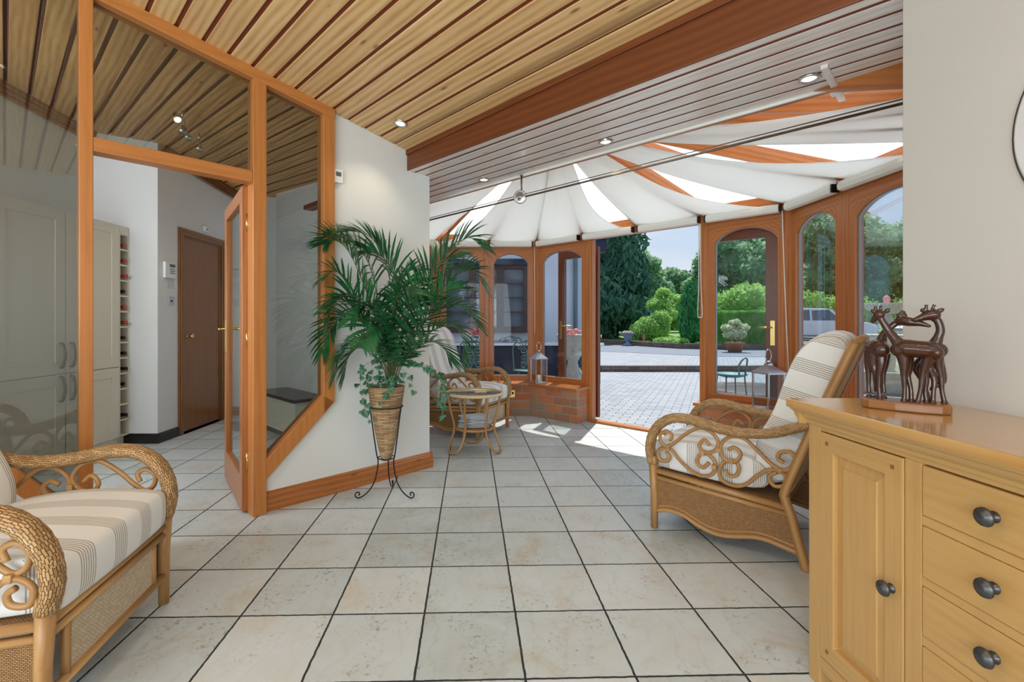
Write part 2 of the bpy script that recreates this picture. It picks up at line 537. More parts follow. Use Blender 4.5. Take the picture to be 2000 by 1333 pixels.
# floor tiles ------------------------------------------------------
def tile_mat():
    k = NT('stone_floor_tiles')
    T = 0.3486; yaw = -0.027
    ox, oy = 0.132, 1.5003
    nzv = k.n('ShaderNodeTexNoise'); nzv.inputs['Scale'].default_value = 34; nzv.inputs['Detail'].default_value = 3
    k.l(k.tc.outputs['Object'], nzv.inputs['Vector'])
    wob = k.n('ShaderNodeVectorMath', operation='SCALE'); wob.inputs['Scale'].default_value = .0055
    sub = k.n('ShaderNodeVectorMath', operation='SUBTRACT'); sub.inputs[1].default_value = (.5, .5, .5)
    k.l(nzv.outputs['Color'], sub.inputs[0]); k.l(sub.outputs[0], wob.inputs[0])
    add = k.n('ShaderNodeVectorMath', operation='ADD'); k.l(k.tc.outputs['Object'], add.inputs[0]); k.l(wob.outputs[0], add.inputs[1])
    sb = k.n('ShaderNodeVectorMath', operation='SUBTRACT'); sb.inputs[1].default_value = (ox, oy, 0); k.l(add.outputs[0], sb.inputs[0])
    ro = k.n('ShaderNodeMapping'); ro.inputs['Rotation'].default_value = (0, 0, yaw); k.l(sb.outputs[0], ro.inputs[0])
    of = k.n('ShaderNodeVectorMath', operation='ADD'); of.inputs[1].default_value = (T * 60, T * 60, 0); k.l(ro.outputs[0], of.inputs[0])
    br = k.n('ShaderNodeTexBrick', offset=0.0, squash=1.0)
    br.inputs['Scale'].default_value = 1; br.inputs['Brick Width'].default_value = T; br.inputs['Row Height'].default_value = T
    br.inputs['Mortar Size'].default_value = .0042; br.inputs['Mortar Smooth'].default_value = .12
    br.inputs['Color1'].default_value = (0, 0, 0, 1); br.inputs['Color2'].default_value = (1, 1, 1, 1); br.inputs['Mortar'].default_value = (0, 0, 0, 1)
    k.l(of.outputs[0], br.inputs['Vector'])
    rnd = br.outputs['Color']; mort = br.outputs['Fac']
    # each tile reads another part of the pattern
    sh = k.n('ShaderNodeVectorMath', operation='SCALE'); sh.inputs['Scale'].default_value = 37.0; k.l(rnd, sh.inputs[0])
    av = k.n('ShaderNodeVectorMath', operation='ADD'); k.l(k.tc.outputs['Object'], av.inputs[0]); k.l(sh.outputs[0], av.inputs[1])
    big = k.noise(av.outputs[0], 4.2, 5, .6, 1.1)
    fine = k.noise(av.outputs[0], 55, 4, .7, .3)
    vein = k.n('ShaderNodeTexWave', wave_type='BANDS'); vein.inputs['Scale'].default_value = 3.2; vein.inputs['Distortion'].default_value = 9; vein.inputs['Detail'].default_value = 4; vein.inputs['Detail Scale'].default_value = 1.6
    k.l(av.outputs[0], vein.inputs['Vector'])
    c = k.ramp(big, [(.34, (.58, .64, .65)), (.56, (.55, .59, .575)), (.70, (.54, .51, .44)), (.86, (.50, .39, .27))])
    c = k.mix(k.math('MULTIPLY', k.ramp(vein.outputs[1], [(.0, 1.0), (.10, 0.0)]), .12), c, (.36, .34, .28))
    spot = k.math('MULTIPLY', k.ramp(fine, [(.56, 0.0), (.66, 1.0)]), k.ramp(k.noise(av.outputs[0], 6.0, 2, .5), [(.46, 0.0), (.62, 1.0)]))
    c = k.mix(k.math('MULTIPLY', spot, .75), c, (.20, .19, .17))
    c = k.mix(.16, c, rnd, 'OVERLAY')
    c = k.mix(mort, c, (.028, .030, .034))
    k.col(c)
    rr = k.math('ADD', k.math('MULTIPLY', fine, .22), .22)
    k.l(k.math('ADD', rr, k.math('MULTIPLY', mort, .5)), k.b.inputs['Roughness'])
    h = k.math('SUBTRACT', k.math('MULTIPLY', k.math('SUBTRACT', 1.0, spot), .25), k.math('MULTIPLY', mort, 1.6))
    k.bump(h, .5, .004)
    return k.m
M['tiles'] = tile_mat()

def brick_mat(name, cols, mortar, bw, rh, ms, src='UV', rough=.9, rot=0.0, bump=.6, cs=1.0, dist=.004, off=.5):
    k = NT(name)
    nzv = k.n('ShaderNodeTexNoise'); nzv.inputs['Scale'].default_value = 14; nzv.inputs['Detail'].default_value = 3
    k.l(k.tc.outputs[src], nzv.inputs['Vector'])
    sub = k.n('ShaderNodeVectorMath', operation='SUBTRACT'); sub.inputs[1].default_value = (.5, .5, .5); k.l(nzv.outputs['Color'], sub.inputs[0])
    wob = k.n('ShaderNodeVectorMath', operation='SCALE'); wob.inputs['Scale'].default_value = dist; k.l(sub.outputs[0], wob.inputs[0])
    add = k.n('ShaderNodeVectorMath', operation='ADD'); k.l(k.mapv(src, (1, 1, 1), (0, 0, rot), (50 * bw, 50 * rh, 0)), add.inputs[0]); k.l(wob.outputs[0], add.inputs[1])
    br = k.n('ShaderNodeTexBrick', offset=off, squash=1.0)
    br.inputs['Scale'].default_value = 1; br.inputs['Brick Width'].default_value = bw; br.inputs['Row Height'].default_value = rh
    br.inputs['Mortar Size'].default_value = ms; br.inputs['Mortar Smooth'].default_value = .3
    br.inputs['Color1'].default_value = (0, 0, 0, 1); br.inputs['Color2'].default_value = (1, 1, 1, 1); br.inputs['Mortar'].default_value = (0, 0, 0, 1)
    k.l(add.outputs[0], br.inputs['Vector'])
    n = k.noise(k.mapv(src), 9 * cs, 5, .65)
    bwn = k.n('ShaderNodeRGBToBW'); k.l(br.outputs['Color'], bwn.inputs[0])
    f = k.math('ADD', k.math('MULTIPLY', bwn.outputs[0], .62), k.math('MULTIPLY', n, .38))
    m = len(cols)
    c = k.ramp(f, [(.15 + .7 * i / (m - 1), cc) for i, cc in enumerate(cols)])
    c = k.mix(br.outputs['Fac'], c, mortar)
    k.col(c)
    k.bump(k.math('SUBTRACT', k.math('MULTIPLY', n, .3), k.math('MULTIPLY', br.outputs['Fac'], 1.0)), bump, .008)
    return k.set(rough)
M['brick'] = brick_mat('reclaimed_brick', [(.26, .20, .14), (.44, .14, .060), (.56, .20, .085), (.30, .24, .17), (.52, .17, .07)], (.36, .27, .19), .232, .0895, .009, dist=.022, cs=1.6)
M['paving'] = brick_mat('block_paving', [(.24, .265, .30), (.30, .32, .35), (.34, .35, .37)], (.10, .105, .12), .20, .10, .007, src='Object', rot=.45, bump=.3, cs=.3, dist=.004)
M['kerbbrick'] = brick_mat('kerb_brick', [(.10, .075, .065), (.16, .11, .09), (.20, .15, .12)], (.07, .06, .06), .21, .07, .008)
M['wicker'] = brick_mat('woven_wicker', [(.36, .19, .07), (.52, .31, .125), (.66, .42, .19)], (.13, .06, .018), .023, .0068, .0010, rough=.5, bump=1.0, dist=.0005)
M['weave'] = brick_mat('woven_cane_panel', [(.40, .20, .065), (.50, .27, .10), (.58, .34, .14)], (.13, .055, .016), .010, .0046, .0011, rough=.55, bump=.8, dist=.0008)
M['weave_pale'] = brick_mat('pale_woven_cane_panel', [(.60, .48, .32), (.70, .58, .42), (.78, .68, .52)], (.42, .31, .19), .013, .0068, .0009, rough=.55, bump=.8, dist=.0008)
M['rope'] = brick_mat('woven_rope_basket', [(.30, .17, .075), (.46, .29, .14), (.62, .44, .25)], (.08, .04, .015), .11, .0105, .0016, rough=.8, bump=1.0, dist=.006)
M['roof_tiles'] = brick_mat('clay_roof_tiles', [(.16, .09, .07), (.24, .13, .10)], (.06, .04, .03), .18, .12, .01)

def stripe_mat():
    k = NT('striped_cushion_fabric')
    sx = k.n('ShaderNodeSeparateXYZ'); k.l(k.tc.outputs['UV'], sx.inputs[0])
    u = k.math('ADD', sx.outputs[0], 5.0)
    P = .155
    g = k.math('DIVIDE', k.math('FLOORED_MODULO', u, P), P)          # 0..1 inside a repeat
    ing = k.math('MULTIPLY', k.math('GREATER_THAN', g, .28), k.math('LESS_THAN', g, .72))
    l = k.math('DIVIDE', k.math('FLOORED_MODULO', u, .0098), .0098)
    line = k.math('GREATER_THAN', l, .52)
    f = k.math('MULTIPLY', ing, line)
    base = k.mix(k.noise(k.mapv('UV', (300, 300, 1)), 1, 2), (.80, .80, .77), (.88, .88, .85))
    k.col(k.mix(k.math('MULTIPLY', f, .80), base, (.33, .27, .20)))
    k.bump(k.noise(k.mapv('UV', (260, 260, 1)), 1, 2), .25, .002)
    k.b.inputs['Sheen Weight'].default_value = .15
    return k.set(.9)
M['fabric'] = stripe_mat()

def leaf_mat(name, a, b, rough=.4, tl=.25, nscale=8, src='Object'):
    k = NT(name)
    n = k.noise(k.mapv(src), nscale, 3, .6)
    c = k.ramp(n, [(.3, a), (.7, b)])
    k.col(c); k.set(rough)
    t = k.n('ShaderNodeBsdfTranslucent'); k.l(c, t.inputs[0])
    ms = k.n('ShaderNodeMixShader'); ms.inputs[0].default_value = tl
    k.l(k.b.outputs[0], ms.inputs[1]); k.l(t.outputs[0], ms.inputs[2]); k.l(ms.outputs[0], k.out.inputs[0])
    return k.m
M['palm'] = leaf_mat('palm_leaf', (.006, .060, .020), (.038, .20, .062), .28, .18, 9)
M['palm_stem'] = plain('palm_stem', (.075, .10, .03), .5)
M['ivy'] = leaf_mat('ivy_leaf', (.010, .085, .030), (.075, .27, .15), .4, .2, 16)
M['ivy_stem'] = plain('ivy_stem', (.42, .33, .22), .6)
M['tree_dark'] = leaf_mat('dark_conifer_foliage', (.018, .085, .055), (.085, .24, .14), .7, .25, .7)
M['tree_mid'] = leaf_mat('woodland_foliage', (.10, .25, .12), (.34, .55, .28), .7, .45, .6)
M['tree_light'] = leaf_mat('light_shrub_foliage', (.18, .38, .08), (.48, .74, .22), .7, .45, 1.2)
M['cypress'] = leaf_mat('cypress_foliage', (.020, .15, .045), (.07, .36, .11), .7, .25, 3)
M['hedge'] = leaf_mat('hedge_foliage', (.06, .22, .04), (.22, .50, .09), .7, .35, 2)
M['pale_leaf'] = leaf_mat('pale_variegated_leaf', (.45, .50, .28), (.70, .72, .50), .7, .3, 3)
M['grass'] = leaf_mat('garden_grass', (.10, .22, .05), (.22, .38, .10), .9, .1, 1.0)
# ================================================================== THE SETTING
TP = 0.17
def zc(s, q=2.908): return 2.745 - TP * s - .035 * (q - 2.908)                 # sloping pine ceiling of the main room
def zk(s, q): return 2.739 - .1595 * s + .0803 * (q - 2.908)   # kitchen ceiling
QP = 2.908                                        # plane of the partition and of the white wall
SF = 2.24                                         # flat ceiling
# floor
fl = MB()
fl.prism([(-3.75, -2.5), (1.55, -2.5), (1.55, 1.6), (1.98, 1.85), (2.66, 2.50), (2.66, 4.07), (.69, 6.03), (-.62, 6.03), (-1.75, 4.95), (-2.3, 5.85), (-3.75, 5.85)], (0, 0, -.1), (1, 0, 0), (0, 1, 0), (0, 0, .1))
struct('floor', fl, M['tiles'])

# main ceiling: boards running perpendicular to the partition
def boards(mb, s0, s1, pitch, q0, q1, zf, gap=.019, th=.009, end_s=None):
    s = s1
    while s > s0:
        a = s - pitch + gap / 2; b = s - gap / 2
        P = [pq(a, q0, zf(a, q0)), pq(b, q0, zf(b, q0)), pq(b, q1, zf(b, q1)), pq(a, q1, zf(a, q1))]
        c = sum(P, Vector()) / 4
        hx = ((P[3] + P[2]) - (P[0] + P[1])) / 4
        hy = ((P[1] + P[2]) - (P[0] + P[3])) / 4
        nrm = hx.cross(hy).normalized()
        if nrm.z < 0: nrm = -nrm
        mb.obox(c + nrm * th / 2, hx, hy, nrm * th / 2)
        s -= pitch
cb = MB()
boards(cb, -3.6, 2.0, .125, -3.2, QP, lambda s, q: zc(s, q))
boards(cb, 1.99, 2.105, .106, -3.2, QP, lambda s, q: zc(s, q), gap=.012)
ceil = struct_empty('ceiling')
struct('ceiling_boards', cb, M['pine'], ceil, bevel=.006)
bk = MB()
for s0, s1, q0, q1 in [(-3.7, 2.12, -3.2, QP + .05)]:
    P = [pq(s0, q0, zc(s0, q0) + .008), pq(s1, q0, zc(s1, q0) + .008), pq(s1, q1, zc(s1, q1) + .008), pq(s0, q1, zc(s0, q1) + .008)]
    V = P + [p + Vector((0, 0, .05)) for p in P]
    bk.add(V, [(0, 1, 2, 3), (7, 6, 5, 4), (0, 4, 5, 1), (1, 5, 6, 2), (2, 6, 7, 3), (3, 7, 4, 0)], [[(0, 0)] * 4] * 6)
struct('ceiling_backing', bk, M['groove'], ceil)
# flat soffit beyond the beam
sb = MB()
sb.obox(pq(2.141, (QP - .8) / 2, SF + .0015), EQ * ((QP + .8) / 2), EP * .022, EZ * .0015)
s = 2.186
kk = 0
while s < 2.78:
    q1 = QP if s < 2.24 else 4.66
    sb.obox(pq(s + .043, (q1 - .8) / 2, SF + .0015), EQ * ((q1 + .8) / 2), EP * .0405, EZ * .0015)
    s += .1035
    kk += 1
sb.obox(pq(2.868, .20, SF + .0015), EQ * .26, EP * .050, EZ * .0015)
sb.obox(pq(2.745, .425, SF - .008), EQ * .013, EP * .22, EZ * .008)
ceil2 = struct_empty('ceiling_flat')
struct('soffit_boards', sb, M['soffit'], ceil2)
sk = MB()
sk.obox(pq(2.455, 1.93, SF + .0233), EQ * 2.73, EP * .340, EZ * .020)
sk.obox(pq(2.86, .20, SF + .0275), EQ * .22, EP * .07, EZ * .020)
struct('soffit_backing', sk, M['groove'], ceil2)
# beam between the two ceilings
bm = MB()
qa, qb = -1.11, 2.907
bm.prism([(qa, 2.240), (qb, 2.240), (qb, zc(2.11, qb) + .006), (qa, zc(2.11, qa) + .006)], pq(2.106, 0), EQ, EZ, EP * .012)
bm.prism([(qa, zc(2.11, qa) - .034), (qb, zc(2.11, qb) - .034), (qb, zc(2.11, qb) + .004), (qa, zc(2.11, qa) + .004)], pq(2.094, 0), EQ, EZ, EP * .012)
struct('trim_beam', bm, M['beam'], bevel=.004)
# edge of the soffit towards the glass roof
fe = MB(); fe.obox(pq(2.812, 2.3, 2.62), EQ * 2.36, EP * .018, EZ * .39)
struct('trim_fascia', fe, M['mahog'])
fe = MB(); fe.obox(pq(2.79, 2.3, 2.238), EQ * 2.36, EP * .006, EZ * .012)
struct('trim_soffit_edge', fe, M['offwhite'])

# kitchen ceiling
kb = MB()
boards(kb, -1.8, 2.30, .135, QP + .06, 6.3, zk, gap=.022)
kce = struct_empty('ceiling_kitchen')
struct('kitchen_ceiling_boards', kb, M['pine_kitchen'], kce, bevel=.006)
kb = MB()
P = [pq(-2.4, QP + .06, zk(-2.4, QP) + .03), pq(2.3, QP + .06, zk(2.3, QP) + .03), pq(2.3, 6.4, zk(2.3, 6.4) + .03), pq(-2.4, 6.4, zk(-2.4, 6.4) + .03)]
V = P + [p + Vector((0, 0, .05)) for p in P]
kb.add(V, [(0, 1, 2, 3), (7, 6, 5, 4), (0, 4, 5, 1), (1, 5, 6, 2), (2, 6, 7, 3), (3, 7, 4, 0)], [[(0, 0)] * 4] * 6)
struct('kitchen_ceiling_backing', kb, M['groove'], kce)

# white wall beside the partition
wa = MB()
wa.prism([(1.075, 0), (2.32, 0), (2.32, 2.30), (2.14, 2.30), (2.14, 2.405), (1.508, zc(1.508) + .02), (1.508, .60), (1.075, .20)], pq(0, QP), EP, EZ, EQ * .11)
struct('wall_left', wa, M['wallwhite'])
wb = MB()
wb.prism([(-.6, 0), (.25, 0), (.25, .20), (-.6, 1.22)], pq(0, QP), EP, EZ, EQ * .10)
wb.prism([(-2.2, 0), (-.5, 0), (-.5, zc(-.5) + .03), (-2.2, zc(-2.2) + .03)], pq(0, QP), EP, EZ, EQ * .10)
struct('wall_left_rear', wb, M['wallwhite'])
w = MB(); w.obox(pq(2.265, 4.31, 1.5), EQ * 1.29, EP * .05, EZ * 1.5)
struct('wall_between', w, M['kwall'])
# skirting of the white wall
def skirt(name, a, b, n, h=.115, t=.020, mat='skirt'):
    """a->b along the wall foot, n = direction into the room"""
    a = Vector(a); b = Vector(b); n = Vector(n).normalized(); d = b - a
    mb = MB()
    prof = [(0, 0), (t, 0), (t, h * .74), (t * .72, h * .80), (t * .78, h * .88), (t * .35, h * .97), (0, h)]
    mb.prism(prof, a, n, EZ, d)
    return struct(name, mb, M[mat])
skirt('baseboard_left', pq(1.082, QP - .0005, .001), pq(2.34, QP - .0005, .001), -EQ)
skirt('baseboard_corner', pq(2.3205, QP - .019, .001), pq(2.3205, 4.6, .001), EP)

# partition: timber screen with panes
part = struct_empty('wall_partition', label='glazed timber partition with orange-brown frame and angled lower corners')
DQ = EQ * .09
O = pq(0, QP - .045)
def pprism(poly, name, o=O, dq=DQ, mat='frame', bev=.004):
    mb = MB(); mb.prism(poly, o, EP, EZ, dq)
    struct(name, mb, M[mat], part, world=True, bevel=bev)
pprism([(.241, 0), (.293, 0), (.293, zc(.29) - .055), (.241, zc(.24) - .055)], 'post')
pprism([(1.004, 0), (1.080, 0), (1.080, zc(1.08) - .055), (1.004, zc(1.0) - .055)], 'post')
pprism([(1.432, .530), (1.508, .605), (1.508, zc(1.508)), (1.432, zc(1.43))], 'post')
pprism([(-.60, zc(-.6) - .062), (1.508, zc(1.508) - .062), (1.508, zc(1.508) + .004), (-.60, zc(-.6) + .004)], 'top_rail', pq(0, QP - .05), EQ * .10)
pprism([(.293, 1.918), (1.004, 1.918), (1.004, 1.985), (.293, 1.985)], 'transom', pq(0, QP - .043), EQ * .086)
pprism([(1.080, .200), (1.508, .605), (1.432, .655), (1.080, .322)], 'sloping_rail')
pprism([(.241, .135), (.241, .245), (-.60, 1.25), (-.60, 1.14)], 'sloping_rail')
def pane(poly, name='pane'):
    mb = MB(); mb.prism(poly, pq(0, QP - .003), EP, EZ, EQ * .006)
    struct(name, mb, M['glass_dark'], part, world=True)
pane([(.293, 1.985), (1.004, 1.985), (1.004, zc(1.0) - .058), (.293, zc(.293) - .058)])
pane([(1.080, .30), (1.432, .635), (1.432, zc(1.43) - .058), (1.080, zc(1.08) - .058)])
pane([(-.60, 1.24), (.241, .24), (.241, zc(.24) - .058), (-.60, zc(-.6) - .058)])

# kitchen walls
w = MB(); w.box(-3.75, -3.62, .3, 4.41, 0, 3.4); struct('wall_kitchen_left', w, M['kwall'])
w = MB(); w.box(-3.75, -3.0, 4.41, 4.765, 0, 3.3)
w.box(-3.75, -3.0, 5.475, 5.85, 0, 3.2)
w.box(-3.75, -3.0, 4.765, 5.475, 1.99, 3.2)
w.box(-3.75, -3.06, 4.765, 5.475, 0, 1.99)
struct('wall_kitchen_end', w, M['kwall'])
w = MB(); w.box(-3.0, -2.05, 5.75, 5.85, 0, 3.2); struct('wall_kitchen_far', w, M['kwall'])
skirt('baseboard_kitchen_front', (-3.30, 4.4095, .001), (-2.98, 4.4095, .001), (0, -1, 0), .09, .018, 'blackgloss')
skirt('baseboard_kitchen_left', (-2.9995, 4.392, .001), (-2.9995, 4.70, .001), (1, 0, 0), .09, .018, 'blackgloss')
skirt('baseboard_kitchen_right', (-2.9995, 5.54, .001), (-2.9995, 5.75, .001), (1, 0, 0), .10)
skirt('baseboard_kitchen_far', (-3.0, 5.7495, .001), (-2.3, 5.7495, .001), (0, -1, 0), .10)
# dark cornice under the kitchen ceiling
w = MB()
for (x, y0, y1, n) in ((-3.61, .6, 4.40, 1), (-2.99, 4.42, 5.74, 1)):
    for k in range(4):
        def zz(y, x=x): return zk((x + y) / R2, (y - x) / R2)
        a = Vector((x + .014 + .012 * k, y0, zz(y0) - .095 + .028 * k)); b = Vector((x + .014 + .012 * k, y1, zz(y1) - .095 + .028 * k))
        w.beam(a, b, .026, .020)
struct('trim_kitchen_cornice', w, M['walnut_door'])

# rest of the main room (behind the camera)
w = MB(); w.box(-3.75, -3.62, -2.5, .30, 0, 3.4); struct('wall_rear_left', w, M['wallwhite'])
w = MB(); w.box(-3.75, -3.3, -2.5, -2.4, 0, 3.4); w.box(.9, 1.55, -2.5, -2.4, 0, 3.4); w.box(-3.3, .9, -2.5, -2.4, 0, .5); w.box(-3.3, .9, -2.5, -2.4, 2.45, 3.4)
struct('wall_back', w, M['wallwhite'])
bw = struct_empty('window_back')  # unseen window added behind the camera to let in light
mb = MB(); mb.ring([(-3.3, .5), (.9, .5), (.9, 2.45), (-3.3, 2.45)], [(-3.23, .57), (.83, .57), (.83, 2.38), (-3.23, 2.38)], (0, -2.47, 0), (1, 0, 0), (0, 0, 1), (0, .06, 0))
for x in (-1.9, -.5): mb.box(x - .03, x + .03, -2.47, -2.41, .57, 2.38)
struct('window_frame', mb, M['frame'], bw, world=True)
mb = MB(); mb.box(-3.23, .83, -2.445, -2.44, .57, 2.38); struct('window_pane', mb, M['glass'], bw, world=True)
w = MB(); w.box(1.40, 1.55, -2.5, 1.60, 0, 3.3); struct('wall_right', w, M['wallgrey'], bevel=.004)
w = MB(); w.prism([(1.46, 1.60), (1.55, 1.60), (2.02, 1.82), (2.00, 1.97), (1.93, 1.97)], (0, 0, 0), (1, 0, 0), (0, 1, 0), (0, 0, 3.0)); struct('wall_right_return', w, M['wallwhite'])

# ------------------------------------------------------------------ conservatory
EAVE = 2.12
FC = [pq(2.32, 4.638), Vector((-.58, 5.98, 0)), Vector((.665, 5.98, 0)), Vector((2.605, 4.042, 0)), Vector((2.605, 2.60, 0)), pq(2.74, -.004)]
HUB = pq(3.38, 2.52, 2.93)
def offs(P, d):
    """polyline P shifted inward (to the right of its direction) by d, mitred"""
    out = []
    n = len(P)
    def nr(i):
        t = (P[i + 1] - P[i]).normalized()
        return Vector((t.y, -t.x, 0))
    for i in range(n):
        if i == 0: out.append(P[0] + nr(0) * d)
        elif i == n - 1: out.append(P[-1] + nr(n - 2) * d)
        else:
            a, b = nr(i - 1), nr(i)
            m = (a + b).normalized()
            out.append(P[i] + m * (d / m.dot(a)))
    return out
I1, I0 = offs(FC, .27), offs(FC, -.05)
S1, S0 = offs(FC, .31), offs(FC, -.08)
DOOR_L = pq(4.70, 2.937); DOOR_R = pq(4.70, 1.758)
def along(P, q): # point on facet-2 offset line at coordinate q
    d0 = P[2]; return pq((d0.x + d0.y) / R2, q)
def bricks(name, segs):
    mb = MB()
    for (a, b, c, d) in segs:       # a,b inner; c,d outer
        l = (b - a).length; h = .362
        V = [a, b, d, c]
        V = [p.copy() for p in V] + [p + EZ * h for p in V]
        mb.add(V, [(0, 1, 5, 4), (2, 3, 7, 6), (1, 2, 6, 5), (3, 0, 4, 7), (4, 5, 6, 7)],
               [[(0, 0), (l, 0), (l, h), (0, h)], [(0, 0), (l, 0), (l, h), (0, h)], [(l, 0), (l + .3, 0), (l + .3, h), (l, h)], [(-.3, 0), (0, 0), (0, h), (-.3, h)], [(0, 0), (l, 0), (l, .3), (0, .3)]])
    return struct(name, mb, M['brick'])
bricks('wall_dwarf_left', [(I1[0], I1[1], I0[0], I0[1]), (I1[1], I1[2], I0[1], I0[2]), (I1[2], along(I1, 2.985), I0[2], along(I0, 2.985))])
bricks('wall_dwarf_right', [(along(I1, 1.70), I1[3], along(I0, 1.70), I0[3]), (I1[3], I1[4], I0[3], I0[4]), (I1[4], I1[5], I0[4], I0[5])])
def sill(name, segs):
    mb = MB()
    for (a, b, c, d) in segs:
        mb.prism([(p.x, p.y) for p in (a, b, d, c)], (0, 0, .362), (1, 0, 0), (0, 1, 0), (0, 0, .030))
    # grain along each piece
    return struct(name, mb, M['mahog'], bevel=.006)
sill('trim_sill_left', [(S1[0], S1[1], S0[0], S0[1]), (S1[1], S1[2], S0[1], S0[2]), (S1[2], along(S1, 2.965), S0[2], along(S0, 2.965))])
sill('trim_sill_right', [(along(S1, 1.72), S1[3], along(S0, 1.72), S0[3]), (S1[3], S1[4], S0[3], S0[4]), (S1[4], S1[5], S0[4], S0[5])])

WN = [0]
def window_panel(a, b, label):
    """arched timber window between points a and b of the window plane"""
    WN[0] += 1
    a = Vector(a); b = Vector(b); d = b - a; w = d.length; ex = d.normalized()
    nrm = Vector((ex.y, -ex.x, 0))           # into the room
    e = struct_empty('window_%d' % WN[0], a, label)
    m = .062; z0, z1 = .392, 2.055
    zb, zs, za = .455, 1.850, 1.965
    n = 14
    inner = [(m, zb), (w - m, zb)]; outer = [(0, z0), (w, z0)]
    for k in range(n + 1):
        t = k / n; x = (w - m) - t * (w - 2 * m)
        c = (x - w / 2) / (w / 2 - m)
        inner.append((x, zs + (za - zs) * max(0, 1 - c * c) ** .72))
        outer.append((w * (1 - t), z1))
    mb = MB(); mb.ring(outer, inner, a + nrm * -.03, ex, EZ, nrm * .065)
    struct('window_frame', mb, M['mahog'], e, world=True, bevel=.004)
    ins = [(w / 2 + (x - w / 2) * (1 - .022), (z - 1.2) * .993 + 1.2) for x, z in inner]
    mb = MB(); mb.ring(inner, ins, a + nrm * -.012, ex, EZ, nrm * .022)
    struct('glazing_bead', mb, M['grey'], e, world=True)
    mb = MB(); mb.prism(inner, a + nrm * -.003, ex, EZ, nrm * .006)
    struct('window_pane', mb, M['glass'], e, world=True)
    return e
posts = []
def post(p, name, wd=.075, ang=0.0, z0=.392, z1=EAVE):
    c, s_ = math.cos(ang), math.sin(ang)
    mb = MB(); mb.obox((p.x, p.y, (z0 + z1) / 2), (wd / 2 * c, wd / 2 * s_, 0), (-wd / 2 * s_, wd / 2 * c, 0), (0, 0, (z1 - z0) / 2))
    mb.obox((p.x, p.y, (z0 + z1) / 2), (wd * .36 * c, wd * .36 * s_, 0), (-wd * .62 * s_, wd * .62 * c, 0), (0, 0, (z1 - z0) / 2 - .002))
    return struct(name, mb, M['mahog'], bevel=.004)
def splitpts(a, b, n, gap=.05, endgap=.05):
    """n panels between a and b leaving room for posts"""
    a = Vector(a); b = Vector(b); L = (b - a).length; d = (b - a).normalized()
    out = []
    w = L / n
    for k in range(n):
        g0 = endgap if k == 0 else gap / 2; g1 = endgap if k == n - 1 else gap / 2
        out.append((a + d * (w * k + g0), a + d * (w * (k + 1) - g1)))
    return out, [a + d * (w * k) for k in range(1, n)]
tn = 1
pl, js = splitpts(FC[0], FC[1], 2)
for x in pl: window_panel(*x, 'arched window of the side behind the white wall')
for p in js: post(p, 'trim_%d' % tn, ang=PI / 4); tn += 1
pl, js = splitpts(FC[1], FC[2], 2, .05, .045)
window_panel(*pl[0], 'arched window behind the palm'); window_panel(*pl[1], 'arched window facing the house wall')
for p in js: post(p, 'trim_%d' % tn); tn += 1
window_panel(FC[2] + (FC[3] - FC[2]).normalized() * .045, pq(4.70, 3.015), 'arched window left of the open doorway')
window_panel(pq(4.70, 1.688), FC[3] - (FC[3] - FC[2]).normalized() * .035, 'arched window right of the open doorway')
JR = Vector((2.605, 3.405, 0))
window_panel(FC[3] - Vector((0, .04, 0)), JR + Vector((0, .03, 0)), 'arched window behind the wicker chair back'); window_panel(JR - Vector((0, .03, 0)), FC[4] + Vector((0, .04, 0)), 'arched window behind the giraffe carving')
post(JR, 'trim_%d' % tn); tn += 1
pl, js = splitpts(FC[4], FC[5], 3)
for x in pl: window_panel(*x, 'arched window of the side by the right wall')
for p in js: post(p, 'trim_%d' % tn, ang=PI / 4); tn += 1
for i, a in ((1, PI / 8), (2, -PI / 8), (3, -3 * PI / 8), (4, 3 * PI / 8)):
    post(FC[i], 'trim_%d' % tn, .085, a); tn += 1
post(pq(4.70, 2.975), 'trim_%d' % tn, .078, -PI / 4, 0, EAVE); tn += 1
post(pq(4.70, 1.722), 'trim_%d' % tn, .078, -PI / 4, 0, EAVE); tn += 1
th = MB(); th.beam(pq(4.66, 2.94, .012), pq(4.66, 1.755, .012), .09, .024)
struct('trim_threshold', th, M['mahog'], bevel=.004)
# eave plate all round
E1, E0 = offs(FC, .045), offs(FC, -.06)
mb = MB()
for i in range(5):
    mb.prism([(p.x, p.y) for p in (E1[i], E1[i + 1], E0[i + 1], E0[i])], (0, 0, 2.056), (1, 0, 0), (0, 1, 0), (0, 0, .085))
U1, U0 = offs(FC, .005), offs(FC, -.045)
for i in range(5):
    mb.prism([(p.x, p.y) for p in (U1[i], U1[i + 1], U0[i + 1], U0[i])], (0, 0, 2.1405), (1, 0, 0), (0, 1, 0), (0, 0, .078))
struct('trim_eave', mb, M['mahog'])
